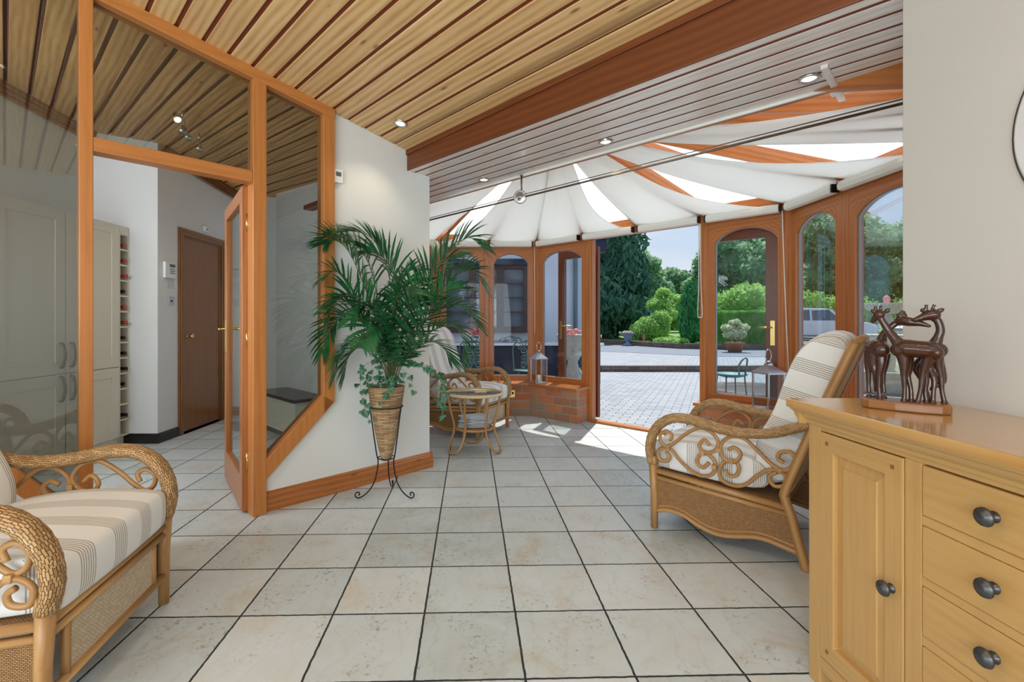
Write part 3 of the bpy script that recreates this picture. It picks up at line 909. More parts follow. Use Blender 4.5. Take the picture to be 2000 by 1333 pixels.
# roof: rafters, ridge, opal glazing
RID = pq(2.83, 2.52, 2.93)
tops = []
for i in range(5):
    a, b = FC[i], FC[i + 1]
    n = (2, 2, 4, 2, 3)[i]
    for k in range(n + (1 if i == 4 else 0)):
        p = a + (b - a) * (k / n)
        p = Vector((p.x, p.y, EAVE + .02))
        if i == 0 and k < 2: h = pq(min(3.38, (p.x + p.y) / R2 + .25), 2.52, 2.93)
        elif i == 4 and k > 0: h = pq(min(3.38, (p.x + p.y) / R2 + .25), 2.52, 2.93)
        else: h = HUB.copy()
        if i == 0 and k == 0: h = pq(2.83, 2.52, 2.93); p = pq(2.83, 4.638, EAVE + .02)
        tops.append((p, h))
rf = 1
for p, h in tops:
    mb = MB(); mb.beam(p, h, .048, .115)
    struct('trim_rafter_%d' % rf, mb, M['mahog'], bevel=.004); rf += 1
mb = MB(); mb.beam(HUB - EZ * .03, RID - EZ * .03, .07, .16); struct('trim_ridge', mb, M['mahog'])
rg = MB()
for i in range(len(tops) - 1):
    (p0, h0), (p1, h1) = tops[i], tops[i + 1]
    u = EZ * .075
    if (h0 - h1).length < .01: rg.add([p0 + u, p1 + u, h0 + u], [(0, 1, 2)], [[(0, 0), (1, 0), (0, 1)]])
    else: rg.add([p0 + u, p1 + u, h1 + u, h0 + u], [(0, 1, 2, 3)], [[(0, 0), (1, 0), (1, 1), (0, 1)]])
struct('ceiling_roof_glazing', rg, M['rooflight'], solid=.012)

# sails of white fabric slung below the rafters: one per bay
SAILN = ['first fan sail beside the white wall', 'second fan sail right of the white wall', 'third fan sail, above the window behind the palm', 'fourth fan sail, above the window facing the house wall',
         'fifth fan sail, above the window left of the doorway', 'sixth fan sail, over the left half of the doorway', 'seventh fan sail, over the right half of the doorway', 'eighth fan sail, above the window with the door leaf behind it',
         'ninth fan sail, above the window behind the wicker chair back', 'tenth fan sail, above the window behind the giraffes', 'eleventh fan sail against the right wall', 'twelfth fan sail against the right wall', 'thirteenth fan sail against the right wall']
def sail(i0, i1, i2, cl, cr, label, k):
    """one sail over two bays; cl, cr = how far the left and right edge swing in"""
    E = []; Hh = []
    for i in (i0, i1, i2):
        p, h = tops[i]
        cin = (pq(3.0, 2.5) - p); cin.z = 0; cin.normalize()
        E.append(p - EZ * .025 + cin * .075); Hh.append(h - EZ * .14)
    if (Hh[0] - Hh[2]).length < .01:
        d = (E[2] - E[0]).normalized(); Hh[0] -= d * .03; Hh[2] += d * .03
    def fn(a, b):
        P = [E[j].lerp(Hh[j], b) for j in range(3)]
        il = cl * (.42 * (1 - b) ** 2 + math.sin(PI * b) ** .9) + .006
        ir = cr * (.42 * (1 - b) ** 2 + math.sin(PI * b) ** .9) + .006
        aa = il + a * (1 - il - ir)
        p = P[0].lerp(P[1], aa * 2) if aa < .5 else P[1].lerp(P[2], aa * 2 - 1)
        wd = (P[0] - P[2]).length
        sag = .055 * math.sin(PI * b) + .055 * wd * abs(math.sin(2 * PI * aa)) * math.sin(PI * min(1, b * .9 + .06))
        sag -= .02 * math.sin(PI * b) * (cl * 3 * (1 - a) ** 3 + cr * 3 * a ** 3)
        fold = .007 * math.sin(a * 13 + k * 1.7) * math.sin(PI * b)
        return p - EZ * (sag + fold)
    mb = MB(); mb.grid(fn, 24, 26)
    o = obj('roof_sail', mb, M['sail'])
    tag(o, 'white fabric roof sail, ' + label, 'roof sail', 'white fabric sails fanned under the glass roof')
    m = o.modifiers.new('thick', 'SOLIDIFY'); m.thickness = .003
sail(0, 1, 2, .0, .10, 'nearest the white wall, leftmost of the fan', 0)
sail(2, 3, 4, .17, .0, 'above the two windows behind the palm, creased down its middle', 1)
sail(4, 5, 6, .0, .22, 'over the left doorpost, its right edge cut in a curve', 2)
sail(6, 7, 8, .0, .24, 'over the right doorpost and the window beside it', 3)
sail(8, 9, 10, .0, .26, 'above the windows behind the wicker chair back', 4)
sail(10, 11, 13, .0, .16, 'against the right wall, rightmost of the fan', 5)

# roller blinds rolled up above every window and the doorway
B1 = offs(FC, .085)
def blind(a, b, label):
    a = Vector(a); b = Vector(b); d = (b - a).normalized()
    a = a + d * .022; b = b - d * .022
    c = (a + b) / 2
    t = thing('roller_blind', label, 'roller blind', (c.x, c.y, 2.065), 0, 'white roller blinds above the conservatory windows')
    mb = MB()
    side = Vector((d.y, -d.x, 0))
    prof = [(-.034, -.012), (-.030, -.030), (0, -.036), (.030, -.028), (.036, 0), (.028, .030), (0, .040), (-.034, .038)]
    mb.prism([(x, z) for x, z in prof], a + d * .016 + EZ * 2.075, side, EZ, (b - a) - d * .032)
    obj('blind_roll', mb, M['offwhite'], t, world=True, bevel=.004)
    for p in (a + d * .008, b - d * .008):
        mb = MB(); mb.obox(p + EZ * 2.078, d * .006, side * .026, EZ * .030)
        obj('bracket', mb, M['black'], t, world=True)
    return t
dirs = [(B1[i + 1] - B1[i]).normalized() for i in range(5)]
BJ = Vector((B1[3].x, 3.405, 0))
def seg(i, n, k): return (B1[i].lerp(B1[i + 1], k / n), B1[i].lerp(B1[i + 1], (k + 1) / n))
blind(*seg(0, 2, 1), 'rolled white blind above the window behind the white wall')
blind(*seg(1, 2, 0), 'rolled white blind above the window behind the palm')
blind(*seg(1, 2, 1), 'rolled white blind above the window facing the house wall')
blind(*seg(2, 4, 0), 'rolled white blind above the window left of the doorway')
blind(*seg(2, 4, 1), 'rolled white blind over the left half of the doorway')
blind(*seg(2, 4, 2), 'rolled white blind over the right half of the doorway')
blind(*seg(2, 4, 3), 'rolled white blind above the window right of the doorway')
blind(B1[3], BJ, 'rolled white blind above the window behind the chair back')
blind(BJ, B1[4], 'rolled white blind above the window behind the giraffes')
# cords of the blinds
def cord(name, pts, r, mat, label):
    mb = MB(); mb.tube(smooth_path(pts, 4), r, 6)
    return tag(obj(name, mb, M[mat]), label, 'blind cord', 'cords of the roller blinds')
cq = pq(4.60, 1.745)
cord('blind_cord', [cq + EZ * 2.04, cq + EZ * 1.5, cq + EZ * 1.19 + EQ * .008, cq + EZ * 1.165 - EQ * .012, cq + EZ * 1.19 - EQ * .032, cq + EZ * 1.5 - EQ * .02, cq + EZ * 2.04 - EQ * .015], .004, 'offwhite', 'beaded white cord loop beside the right doorpost')
cc = B1[3] + (pq(3, 2.4) - B1[3]).normalized() * .02; cc.z = 0
cord('blind_cord', [cc + EZ * 2.05, cc + EZ * 1.3 + Vector((.02, -.01, 0)), cc + EZ * .72 + Vector((.04, -.02, 0))], .0045, 'white', 'long white cord hanging at the right corner of the conservatory')
cc = B1[2] + Vector((.0, -.02, 0)); cc.z = 0
cord('blind_cord', [cc + EZ * 2.05, cc + EZ * 1.4, cc + EZ * .98], .0035, 'offwhite', 'white cord hanging above the lantern on the left sill')

# tie rod with round pulley under the soffit edge
t = thing('tie_rod', 'long dark metal rod under the roof edge with a round patterned disc', 'tie rod', pq(2.775, 2.36, 2.06))
mb = MB(); mb.tube([pq(2.775, 4.55, 2.055), pq(2.775, .12, 2.075)], .007, 8); mb.tube([pq(2.768, 4.55, 2.072), pq(2.768, .12, 2.092)], .003, 6)
obj('rod', mb, M['bronze'], t, world=True)
mb = MB(); dc = pq(2.760, 2.365, 2.066)
vn = (Vector((0, 0, 1.12)) - dc).normalized()
axd = Vector((-.30, -.95, 0)).normalized()
mb.lathe([(0, -.012), (.045, -.012), (.051, -.006), (.051, .006), (.045, .012), (.040, .008), (.034, .013), (.012, .010), (.010, .018), (0, .018)], dc, 28, axis=axd)
obj('disc', mb, M['steel'], t, world=True)
mb = MB(); mb.tube([pq(2.775, 2.365, 2.11), pq(2.775, 2.365, 2.232)], .006, 8); mb.lathe([(.0, 0), (.012, 0), (.012, .006), (0, .006)], pq(2.775, 2.365, 2.226), 12)
obj('hanger', mb, M['bronze'], t, world=True)

# glazed door leaves folded back outside
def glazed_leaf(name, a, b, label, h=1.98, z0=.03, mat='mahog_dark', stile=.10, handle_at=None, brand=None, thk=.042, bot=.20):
    a = Vector(a); b = Vector(b); w = (b - a).length; ex = (b - a).normalized(); n = Vector((ex.y, -ex.x, 0))
    e = struct_empty(name, (a.x, a.y, z0), label)
    mb = MB(); mb.ring([(0, z0), (w, z0), (w, h), (0, h)], [(stile, z0 + bot), (w - stile, z0 + bot), (w - stile, h - stile), (stile, h - stile)], a - n * thk / 2, ex, EZ, n * thk)
    struct('door_frame', mb, M[mat], e, world=True, bevel=.004)
    mb = MB(); mb.prism([(stile, z0 + bot), (w - stile, z0 + bot), (w - stile, h - stile), (stile, h - stile)], a - n * .003, ex, EZ, n * .006)
    struct('door_pane', mb, M['glass'], e, world=True)
    if handle_at is not None:
        mb = MB()
        for sg in (1, -1):
            c = a + ex * handle_at + n * sg * (thk / 2 + .003) + EZ * 1.02
            mb.obox(c, ex * .017, n * .003, EZ * .11)
            inw = 1 if handle_at < w / 2 else -1
            mb.tube([c + EZ * .05, c + EZ * .05 + n * sg * .04, c + EZ * .05 + n * sg * .045 + ex * inw * .11], .008, 8)
        struct('door_handle', mb, M['brass'], e, world=True)
    return e
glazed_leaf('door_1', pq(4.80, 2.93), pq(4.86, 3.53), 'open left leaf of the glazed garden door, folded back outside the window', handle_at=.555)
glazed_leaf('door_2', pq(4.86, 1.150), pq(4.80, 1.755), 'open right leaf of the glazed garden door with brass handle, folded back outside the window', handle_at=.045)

# glazed leaf of the partition door, standing open into the kitchen
e = glazed_leaf('door_3', pq(.995, QP + .050), pq(.995, QP + .050) + Vector((-.446, .636, 0)) * .985, 'open glazed door leaf hinged to the partition post', h=1.912, z0=.012, mat='skirt', stile=.085, handle_at=.715, thk=.04)
mb = MB()
for z in (.30, 1.02, 1.70):
    p = pq(1.002, QP + .048, z)
    mb.obox(p - EQ * .0 + Vector((-.012, .006, 0)), Vector((.014, .010, 0)), Vector((-.002, .003, 0)), EZ * .050)
    mb.tube([p - EZ * .052, p + EZ * .052], .006, 8)
struct('hinge', mb, M['brass'], e, world=True)

# brown flush door at the end of the kitchen
d4 = struct_empty('door_4', (-3.0, 4.77, 0), 'closed brown veneered door at the far end of the kitchen')
mb = MB(); mb.ring([(4.70, 0), (5.54, 0), (5.54, 2.055), (4.70, 2.055)], [(4.77, 0), (5.47, 0), (5.47, 1.985), (4.77, 1.985)], (-3.0, 0, 0), (0, 1, 0), (0, 0, 1), (.018, 0, 0))
mb.ring([(4.712, 0), (5.528, 0), (5.528, 2.043), (4.712, 2.043)], [(4.735, 0), (5.505, 0), (5.505, 2.02), (4.735, 2.02)], (-2.982, 0, 0), (0, 1, 0), (0, 0, 1), (.008, 0, 0))
mb.ring([(4.765, 0), (5.475, 0), (5.475, 1.99), (4.765, 1.99)], [(4.785, 0), (5.455, 0), (5.455, 1.97), (4.785, 1.97)], (-3.055, 0, 0), (0, 1, 0), (0, 0, 1), (.056, 0, 0))
struct('door_frame', mb, M['walnut_door'], d4, world=True, bevel=.003)
mb = MB(); mb.obox((-3.025, 5.12, .992), (.017, 0, 0), (0, .334, 0), (0, 0, .977)); struct('door_panel', mb, M['walnut_door'], d4, world=True)
mb = MB(); mb.lathe([(0, 0), (.024, 0), (.024, .005), (.009, .008), (.009, .030), (.024, .040), (.028, .055), (.020, .066), (0, .068)], (-3.008, 4.86, .975), 18, axis=(1, 0, 0))
struct('door_knob', mb, M['brass'], d4, world=True)

# ------------------------------------------------------------------ recessed downlights
def downlight(p, nrm, label, on=True):
    p = Vector(p); nrm = Vector(nrm).normalized()
    t = thing('downlight', label, 'ceiling light', p, 0, 'recessed ceiling downlights')
    mb = MB(); mb.lathe([(.044, 0), (.047, -.004), (.040, -.008), (.031, -.006), (.029, .004), (.044, .003)], p, 28, axis=-nrm * -1)
    obj('trim_ring', mb, M['steel'], t, world=True)
    mb = MB(); mb.lathe([(0, -.001), (.030, -.001), (.030, .003), (0, .003)], p, 24, axis=nrm)
    obj('lamp', mb, M['lamp'], t, world=True)
    add_light('downlight_glow', 'SPOT', 5, p - nrm * .03, p - nrm * 1.0, .03, color=(1, .86, .66), spot=2.0)
k = NT('lit_lamp'); k.col((1, .9, .7)); k.b.inputs['Emission Color'].default_value = (1, .86, .6, 1); k.b.inputs['Emission Strength'].default_value = 3.0
M['lamp'] = k.m
def on_plane(u, v, zf):
    a = (u - CU) / FPX; b = (CV - v) / FPX
    lo, hi = .5, 12
    f = lambda Y: CAM_H + b * Y - zf((a * Y + Y) / R2, (Y - a * Y) / R2)
    for _ in range(60):
        m = (lo + hi) / 2
        if f(m) > 0: hi = m
        else: lo = m
    return Vector((a * lo, lo, CAM_H + b * lo))
nm = (EP * TP + EZ)
downlight(on_plane(782, 241, lambda s, q: zc(s, q) - .003), nm, 'round downlight in the sloping pine ceiling near the white wall')
downlight(on_plane(945, 351, lambda s, q: SF - .003), EZ, 'round downlight at the left end of the pale soffit')
downlight(on_plane(1183, 277, lambda s, q: SF - .003), EZ, 'round downlight in the middle of the pale soffit')
downlight(on_plane(1580, 153, lambda s, q: SF - .003), EZ, 'round downlight beside the short batten on the soffit')

# two unseen downlights added near the camera to brighten the foreground
for (x_, y_, lb) in ((-1.0, .95, 'added unseen downlight of the pine ceiling above the left foreground armchair'), (.35, .35, 'added unseen downlight of the pine ceiling above the sideboard front')):
    q_ = (y_ - x_) / R2; s__ = (x_ + y_) / R2
    p_ = Vector((x_, y_, zc(s__, q_) - .003))
    downlight(p_, nm, lb)
    add_light('added_fill_spot', 'SPOT', 17, p_ - EZ * .04, p_ - EZ * 1, .05, color=(.98, .98, 1.0), spot=2.3)
# ================================================================== FURNITURE
def make_chair(label, loc, rz, mats, W_=.64):
    R_, RW, WV, = mats
    t = thing('wicker_armchair', label, 'armchair', loc, rz, 'wicker armchairs with striped cushions')
    h = W_ / 2
    ARM = [(-.006, .330), (-.012, .352), (-.024, .42), (-.012, .495), (.029, .563), (.102, .608), (.193, .612), (.269, .598), (.37, .583), (.465, .583), (.548, .596), (.626, .624), (.715, .668)]
    SCR = [[(.087, .486), (.097, .519), (.066, .535), (.034, .509), (.039, .468), (.071, .452), (.112, .48), (.163, .53), (.231, .575), (.288, .566), (.325, .522), (.311, .474), (.26, .455), (.236, .486), (.26, .52), (.288, .495)],
           [(.06, .419), (.081, .402), (.071, .374), (.029, .371), (.018, .411), (.05, .44), (.092, .435), (.133, .391), (.193, .345), (.25, .330), (.297, .353), (.311, .406), (.279, .444), (.241, .442), (.222, .398), (.25, .373), (.279, .404)],
           [(.372, .49), (.401, .505), (.427, .481), (.414, .445), (.379, .430), (.343, .451), (.339, .509), (.379, .552), (.44, .556), (.499, .508), (.548, .462), (.595, .435), (.634, .452), (.653, .491), (.634, .523), (.595, .516), (.583, .487), (.607, .469)],
           [(.357, .385), (.37, .359), (.405, .367), (.418, .408), (.397, .437), (.352, .423), (.33, .37), (.343, .328), (.397, .315), (.448, .333), (.499, .387), (.548, .425), (.595, .426), (.614, .403), (.607, .365), (.571, .352), (.548, .374), (.552, .400), (.577, .418)]]
    REAR = [(.694, 0), (.684, .04), (.656, .145), (.634, .237), (.612, .302), (.615, .352), (.694, .578), (.776, .797), (.866, 1.03)]
    for sg in (-1, 1):
        y = sg * h
        mb = MB(); mb.tube([(0, y, 0), (0, y, .20), (-.008, y, .37)], [.019, .021, .024], 10)
        obj('leg', mb, R_, t)
        mb = MB(); mb.tube([(-.007, y, .345), (-.009, y, .362), (-.014, y, .385)], .027, 12); obj('leg_binding', mb, R_, t)
        mb = MB(); mb.tube([(a, y, b) for a, b in [(p.x, p.z) for p in smooth_path([(q[0], 0, q[1]) for q in REAR], 4)]], .021, 10); obj('leg', mb, R_, t)
        # wicker arm
        pts = [(p.x, y, p.z) for p in smooth_path([(q[0], 0, q[1]) for q in ARM[1:]], 6)]
        n = len(pts)
        mb = MB(); mb.tube(pts, [.023 + .003 * math.sin(PI * min(1, i / n * 1.3)) + .0009 * math.sin(i * 2.4) for i in range(n)], 16)
        mb.v = [(a, y + (b - y) * 1.5, c) for a, b, c in mb.v]
        obj('arm', mb, RW, t)
        for k, sc in enumerate(SCR):
            mb = MB(); yy = y + (.004 if k % 2 else -.004)
            mb.tube([(p.x, yy, p.z) for p in smooth_path([(q[0], 0, q[1]) for q in sc], 5)], .0092, 8)
            obj('scroll', mb, R_, t)
        for (bx, bz) in ((.074, .446), (.252, .450), (.327, .480), (.308, .392), (.385, .434), (.592, .430)):
            mb = MB(); mb.obox((bx, y, bz), (.011, 0, 0), (0, .017, 0), (0, 0, .012)); obj('binding', mb, R_, t, bevel=.004)
        mb = MB(); mb.tube([(0, y, .312), (.612, y, .264)], .0155, 8); obj('side_rail', mb, R_, t)
        mb = MB(); mb.tube([(.005, y, .277), (.625, y, .236)], .0135, 8); obj('side_rail', mb, R_, t)
        BOT = [(.012, .096), (.081, .114), (.153, .107), (.222, .078), (.297, .058), (.37, .062), (.465, .088), (.531, .094), (.595, .084), (.668, .070)]
        bp = [(p.x, p.z) for p in smooth_path([(q[0], 0, q[1]) for q in BOT], 3)]
        for dz, rr in ((0, .0125), (.022, .007)):
            mb = MB(); mb.tube([(a, y, b + dz) for a, b in bp], rr, 8); obj('apron_rail', mb, R_, t)
        poly = [(a, b + .01) for a, b in bp] + [(.625, .228), (.012, .268)]
        mb = MB(); mb.prism(poly, (0, y - .003, 0), (1, 0, 0), (0, 0, 1), (0, .006, 0)); obj('side_panel', mb, WV, t)
    # front
    for z, rr in ((.312, .0165), (.277, .0145), (.112, .015)):
        mb = MB(); mb.tube([(-.002, -h + .015, z), (-.002, h - .015, z)], rr, 10); obj('front_rail', mb, R_, t)
    for sg in (-1, 1):
        mb = MB(); mb.tube([(0, sg * (h - .085), .118), (0, sg * (h - .085), .270)], .013, 8); obj('front_upright', mb, R_, t)
    mb = MB(); mb.obox((0, 0, .19), (.003, 0, 0), (0, h - .09, 0), (0, 0, .072)); obj('front_panel', mb, M['weave_pale'], t)
    # back frame: top rail and slats
    mb = MB(); mb.tube([(.866, -h, 1.03), (.880, 0, 1.045), (.866, h, 1.03)], .018, 10); obj('top_rail', mb, R_, t)
    mb = MB(); mb.tube([(.615, -h + .01, .335), (.615, h - .01, .335)], .016, 10); obj('back_rail', mb, R_, t)
    for k in range(9):
        y = -h + W_ * (k + 1) / 10
        mb = MB(); mb.tube([(.620, y, .335), (.700, y, .578), (.782, y, .797), (.872, y, 1.04)], .0075, 6); obj('back_slat', mb, M['rattan_pale'], t)
    mb = MB(); mb.obox((.30, 0, .292), (.31, 0, -.022), (0, h - .012, 0), (0, 0, .006)); obj('seat_base', mb, WV, t)
    # seat cushion
    def cush(poly, wd, z_r, nm, crown=.02, nseg=14):
        n = len(poly)
        cx = sum(p[0] for p in poly) / n; cz = sum(p[1] for p in poly) / n
        per = [0]
        for i in range(n): per.append(per[-1] + math.hypot(poly[(i + 1) % n][0] - poly[i][0], poly[(i + 1) % n][1] - poly[i][1]))
        ys = [(-1, .0), (-1, .88), (-.985, .98), (-.95, 1.0)] + [(-.95 + 1.90 * k / nseg, 1.0) for k in range(1, nseg)] + [(.95, 1.0), (.985, .98), (1, .88), (1, .0)]
        V = []; F = []; U = []
        for yy, sc in ys:
            bulge = 1 + crown * (1 - yy * yy)
            for (a, b) in poly:
                V.append((cx + (a - cx) * sc * (bulge if sc == 1 else 1), yy * wd, cz + (b - cz) * sc * (bulge if sc == 1 else 1)))
        m = len(ys)
        for i in range(m - 1):
            endcap = i < 2 or i >= m - 3
            for k in range(n):
                k2 = (k + 1) % n
                F.append((i * n + k, i * n + k2, (i + 1) * n + k2, (i + 1) * n + k))
                ids = [(i, k), (i, k2), (i + 1, k2), (i + 1, k)]
                if endcap:
                    U.append([((V[a * n + b][0] * z_r[0] + V[a * n + b][2] * z_r[1]), V[a * n + b][2]) for a, b in ids])
                else:
                    q1 = per[k]; q2 = per[k + 1]
                    U.append([(V[i * n + k][1], q1), (V[i * n + k][1], q2), (V[(i + 1) * n + k][1], q2), (V[(i + 1) * n + k][1], q1)])
        mb = MB(); mb.add(V, F, U, True)
        o = obj(nm, mb, M['fabric'], t, subsurf=1)
        return o, poly
    seat = [(-.010, .322), (-.024, .330), (-.030, .36), (-.032, .41), (-.028, .450), (-.018, .462), (.02, .470), (.15, .484), (.30, .485), (.44, .465), (.52, .440), (.545, .40), (.54, .335), (.50, .305), (.30, .306), (.10, .318), (.02, .325)]
    cush(seat, h - .035, (1, 0), 'seat_cushion', .03)
    back = [(.505, .335), (.478, .42), (.470, .50), (.492, .575), (.528, .64), (.556, .70), (.580, .78), (.605, .87), (.640, .965), (.690, 1.035), (.755, 1.072), (.825, 1.060), (.846, 1.02), (.835, .96), (.800, .88), (.762, .78), (.715, .66), (.660, .52), (.628, .42), (.612, .36)]
    cush(back, h - .045, (.3, 1), 'back_cushion', .04)
    return t
matA = (M['rattan'], M['wicker'], M['weave'])
matB = (M['rattan'], M['wicker'], M['weave'])
make_chair('wicker armchair with striped cushions in the left foreground, cut off by the picture edge', (-1.222, 1.59, 0), math.atan2(-.156, -.988), (M['rattan'], M['wicker'], M['weave']))
make_chair('wicker armchair with striped cushions standing behind the oak sideboard', (.933 + .667 * .32, 2.611 + .746 * .32, 0), math.atan2(-.667, .746), (M['rattan'], M['wicker'], M['weave']))
make_chair('small-looking wicker armchair in the far corner behind the round glass table', (.10, 4.80, 0), math.atan2(.48, -.878), (M['rattan'], M['wicker'], M['weave']))

# round rattan table with glass top -------------------------------------------------
TX, TY = -.078, 4.17
t = thing('rattan_table', 'round rattan side table with glass top and looped legs', 'side table', (TX, TY, 0))
def cyl(R, th, z): return (R * math.cos(th), R * math.sin(th), z)
mb = MB(); mb.tube([cyl(.243, 2 * PI * k / 40, .500) for k in range(40)], .0135, 8, closed=True); obj('rim', mb, M['rattan_pale'], t)
mb = MB(); mb.lathe([(0, .503), (.236, .503), (.238, .506), (.236, .509), (0, .509)], n=40); obj('glass_top', mb, M['glass_table'], t)
for k in range(3):
    th = math.radians(95) + k * 2 * PI / 3
    d = math.radians
    pts = [cyl(.232, th - d(36), .495), cyl(.205, th - d(33), .35), cyl(.172, th - d(30), .21), cyl(.20, th - d(26), .10), cyl(.228, th - d(17), .030), cyl(.240, th, .011),
           cyl(.228, th + d(17), .030), cyl(.20, th + d(26), .10), cyl(.172, th + d(30), .21), cyl(.205, th + d(33), .35), cyl(.232, th + d(36), .495)]
    mb = MB(); mb.tube(smooth_path(pts, 5), .0105, 8); obj('leg', mb, M['rattan'], t)
mb = MB(); mb.tube([cyl(.158, 2 * PI * k / 32, .200) for k in range(32)], .011, 8, closed=True); obj('shelf_rim', mb, M['rattan'], t)
mb = MB(); mb.lathe([(0, .200), (.152, .200), (.152, .207), (0, .207)], n=32); obj('shelf', mb, M['weave'], t)
PN = ['bottom', 'second from the bottom', 'third from the bottom', 'fourth from the bottom', 'fifth from the bottom', 'sixth from the bottom', 'seventh from the bottom', 'topmost']
zz = .2115
for k in range(8):
    rnd = random.Random(k + 3)
    wx, wy = .128 - .002 * k + rnd.uniform(-.008, .006), .088 - .002 * k + rnd.uniform(-.006, .004)
    th = .010 + rnd.uniform(0, .003)
    def sheet(a, b, wx=wx, wy=wy, rnd=rnd, k=k, th=th):
        x = (a - .5) * 2 * wx; y = (b - .5) * 2 * wy
        return (x, y, .0)
    mb = MB()
    for lay in range(3):
        zl = lay * th / 3
        ox = rnd.uniform(-.010, .010); oy = rnd.uniform(-.008, .008)
        mb.obox((ox, oy, zl + th / 6), (wx, 0, 0), (0, wy, 0), (0, 0, th / 7))
    t2 = obj('newspaper', mb, M['paper'], bevel=.0015)
    t2.location = (TX + rnd.uniform(-.012, .012), TY + rnd.uniform(-.01, .01), zz); t2.rotation_euler = (0, 0, rnd.uniform(-.4, .4) + .1)
    tag(t2, 'folded newspaper, %s in the pile on the rattan table shelf' % PN[k], 'newspaper', 'newspapers piled on the table shelf')
    zz += th + .0008
mb = MB(); mb.box(-.050, .050, -.030, .030, .0005, .012); o = obj('trinket_box', mb, M['rattan_pale'], bevel=.003); o.location = (TX + .055, TY - .02, .509); o.rotation_euler = (0, 0, .2)
tag(o, 'small flat wooden box lying on the glass table top', 'box')

# plant stand, cone basket, palm, ivy ----------------------------------------------
PX, PY = -.622, 3.07
t = thing('plant_stand', 'black wrought iron plant stand with three scrolled feet', 'plant stand', (PX, PY, 0))
mb = MB(); mb.tube([cyl(.104, 2 * PI * k / 32, .578) for k in range(32)], .0045, 6, closed=True); obj('top_ring', mb, M['black'], t)
mb = MB(); mb.tube([cyl(.052, 2 * PI * k / 24, .250) for k in range(24)], .004, 6, closed=True); obj('lower_ring', mb, M['black'], t)
for th in (math.radians(196), math.radians(-16), math.radians(88)):
    pr = [(.104, .578), (.092, .50), (.076, .38), (.060, .27), (.052, .235), (.056, .18), (.075, .10), (.110, .045), (.150, .014), (.178, .008), (.192, .022), (.188, .040), (.172, .043), (.166, .030), (.174, .024)]
    mb = MB(); mb.tube(smooth_path([cyl(r, th, z) for r, z in pr], 5), .0042, 6); obj('leg', mb, M['black'], t)
t = thing('cone_basket', 'tall cone-shaped woven rope basket held by the black plant stand', 'basket', (PX, PY, .235))
prof = []
for k in range(34):
    f = k / 33
    prof.append((.030 + .088 * f ** .80 + .0022 * math.sin(k * PI), .0 + .470 * f))
prof = [(.0, .0), (.022, 0)] + prof + [(.117, .474), (.108, .470), (.104, .44), (0, .44)]
mb = MB(); mb.lathe(prof, n=36); obj('basket_body', mb, M['rope'], t)
mb = MB(); mb.lathe([(0, .442), (.103, .442), (.10, .452), (.05, .462), (0, .465)], n=24); obj('soil', mb, M['soil'], t)

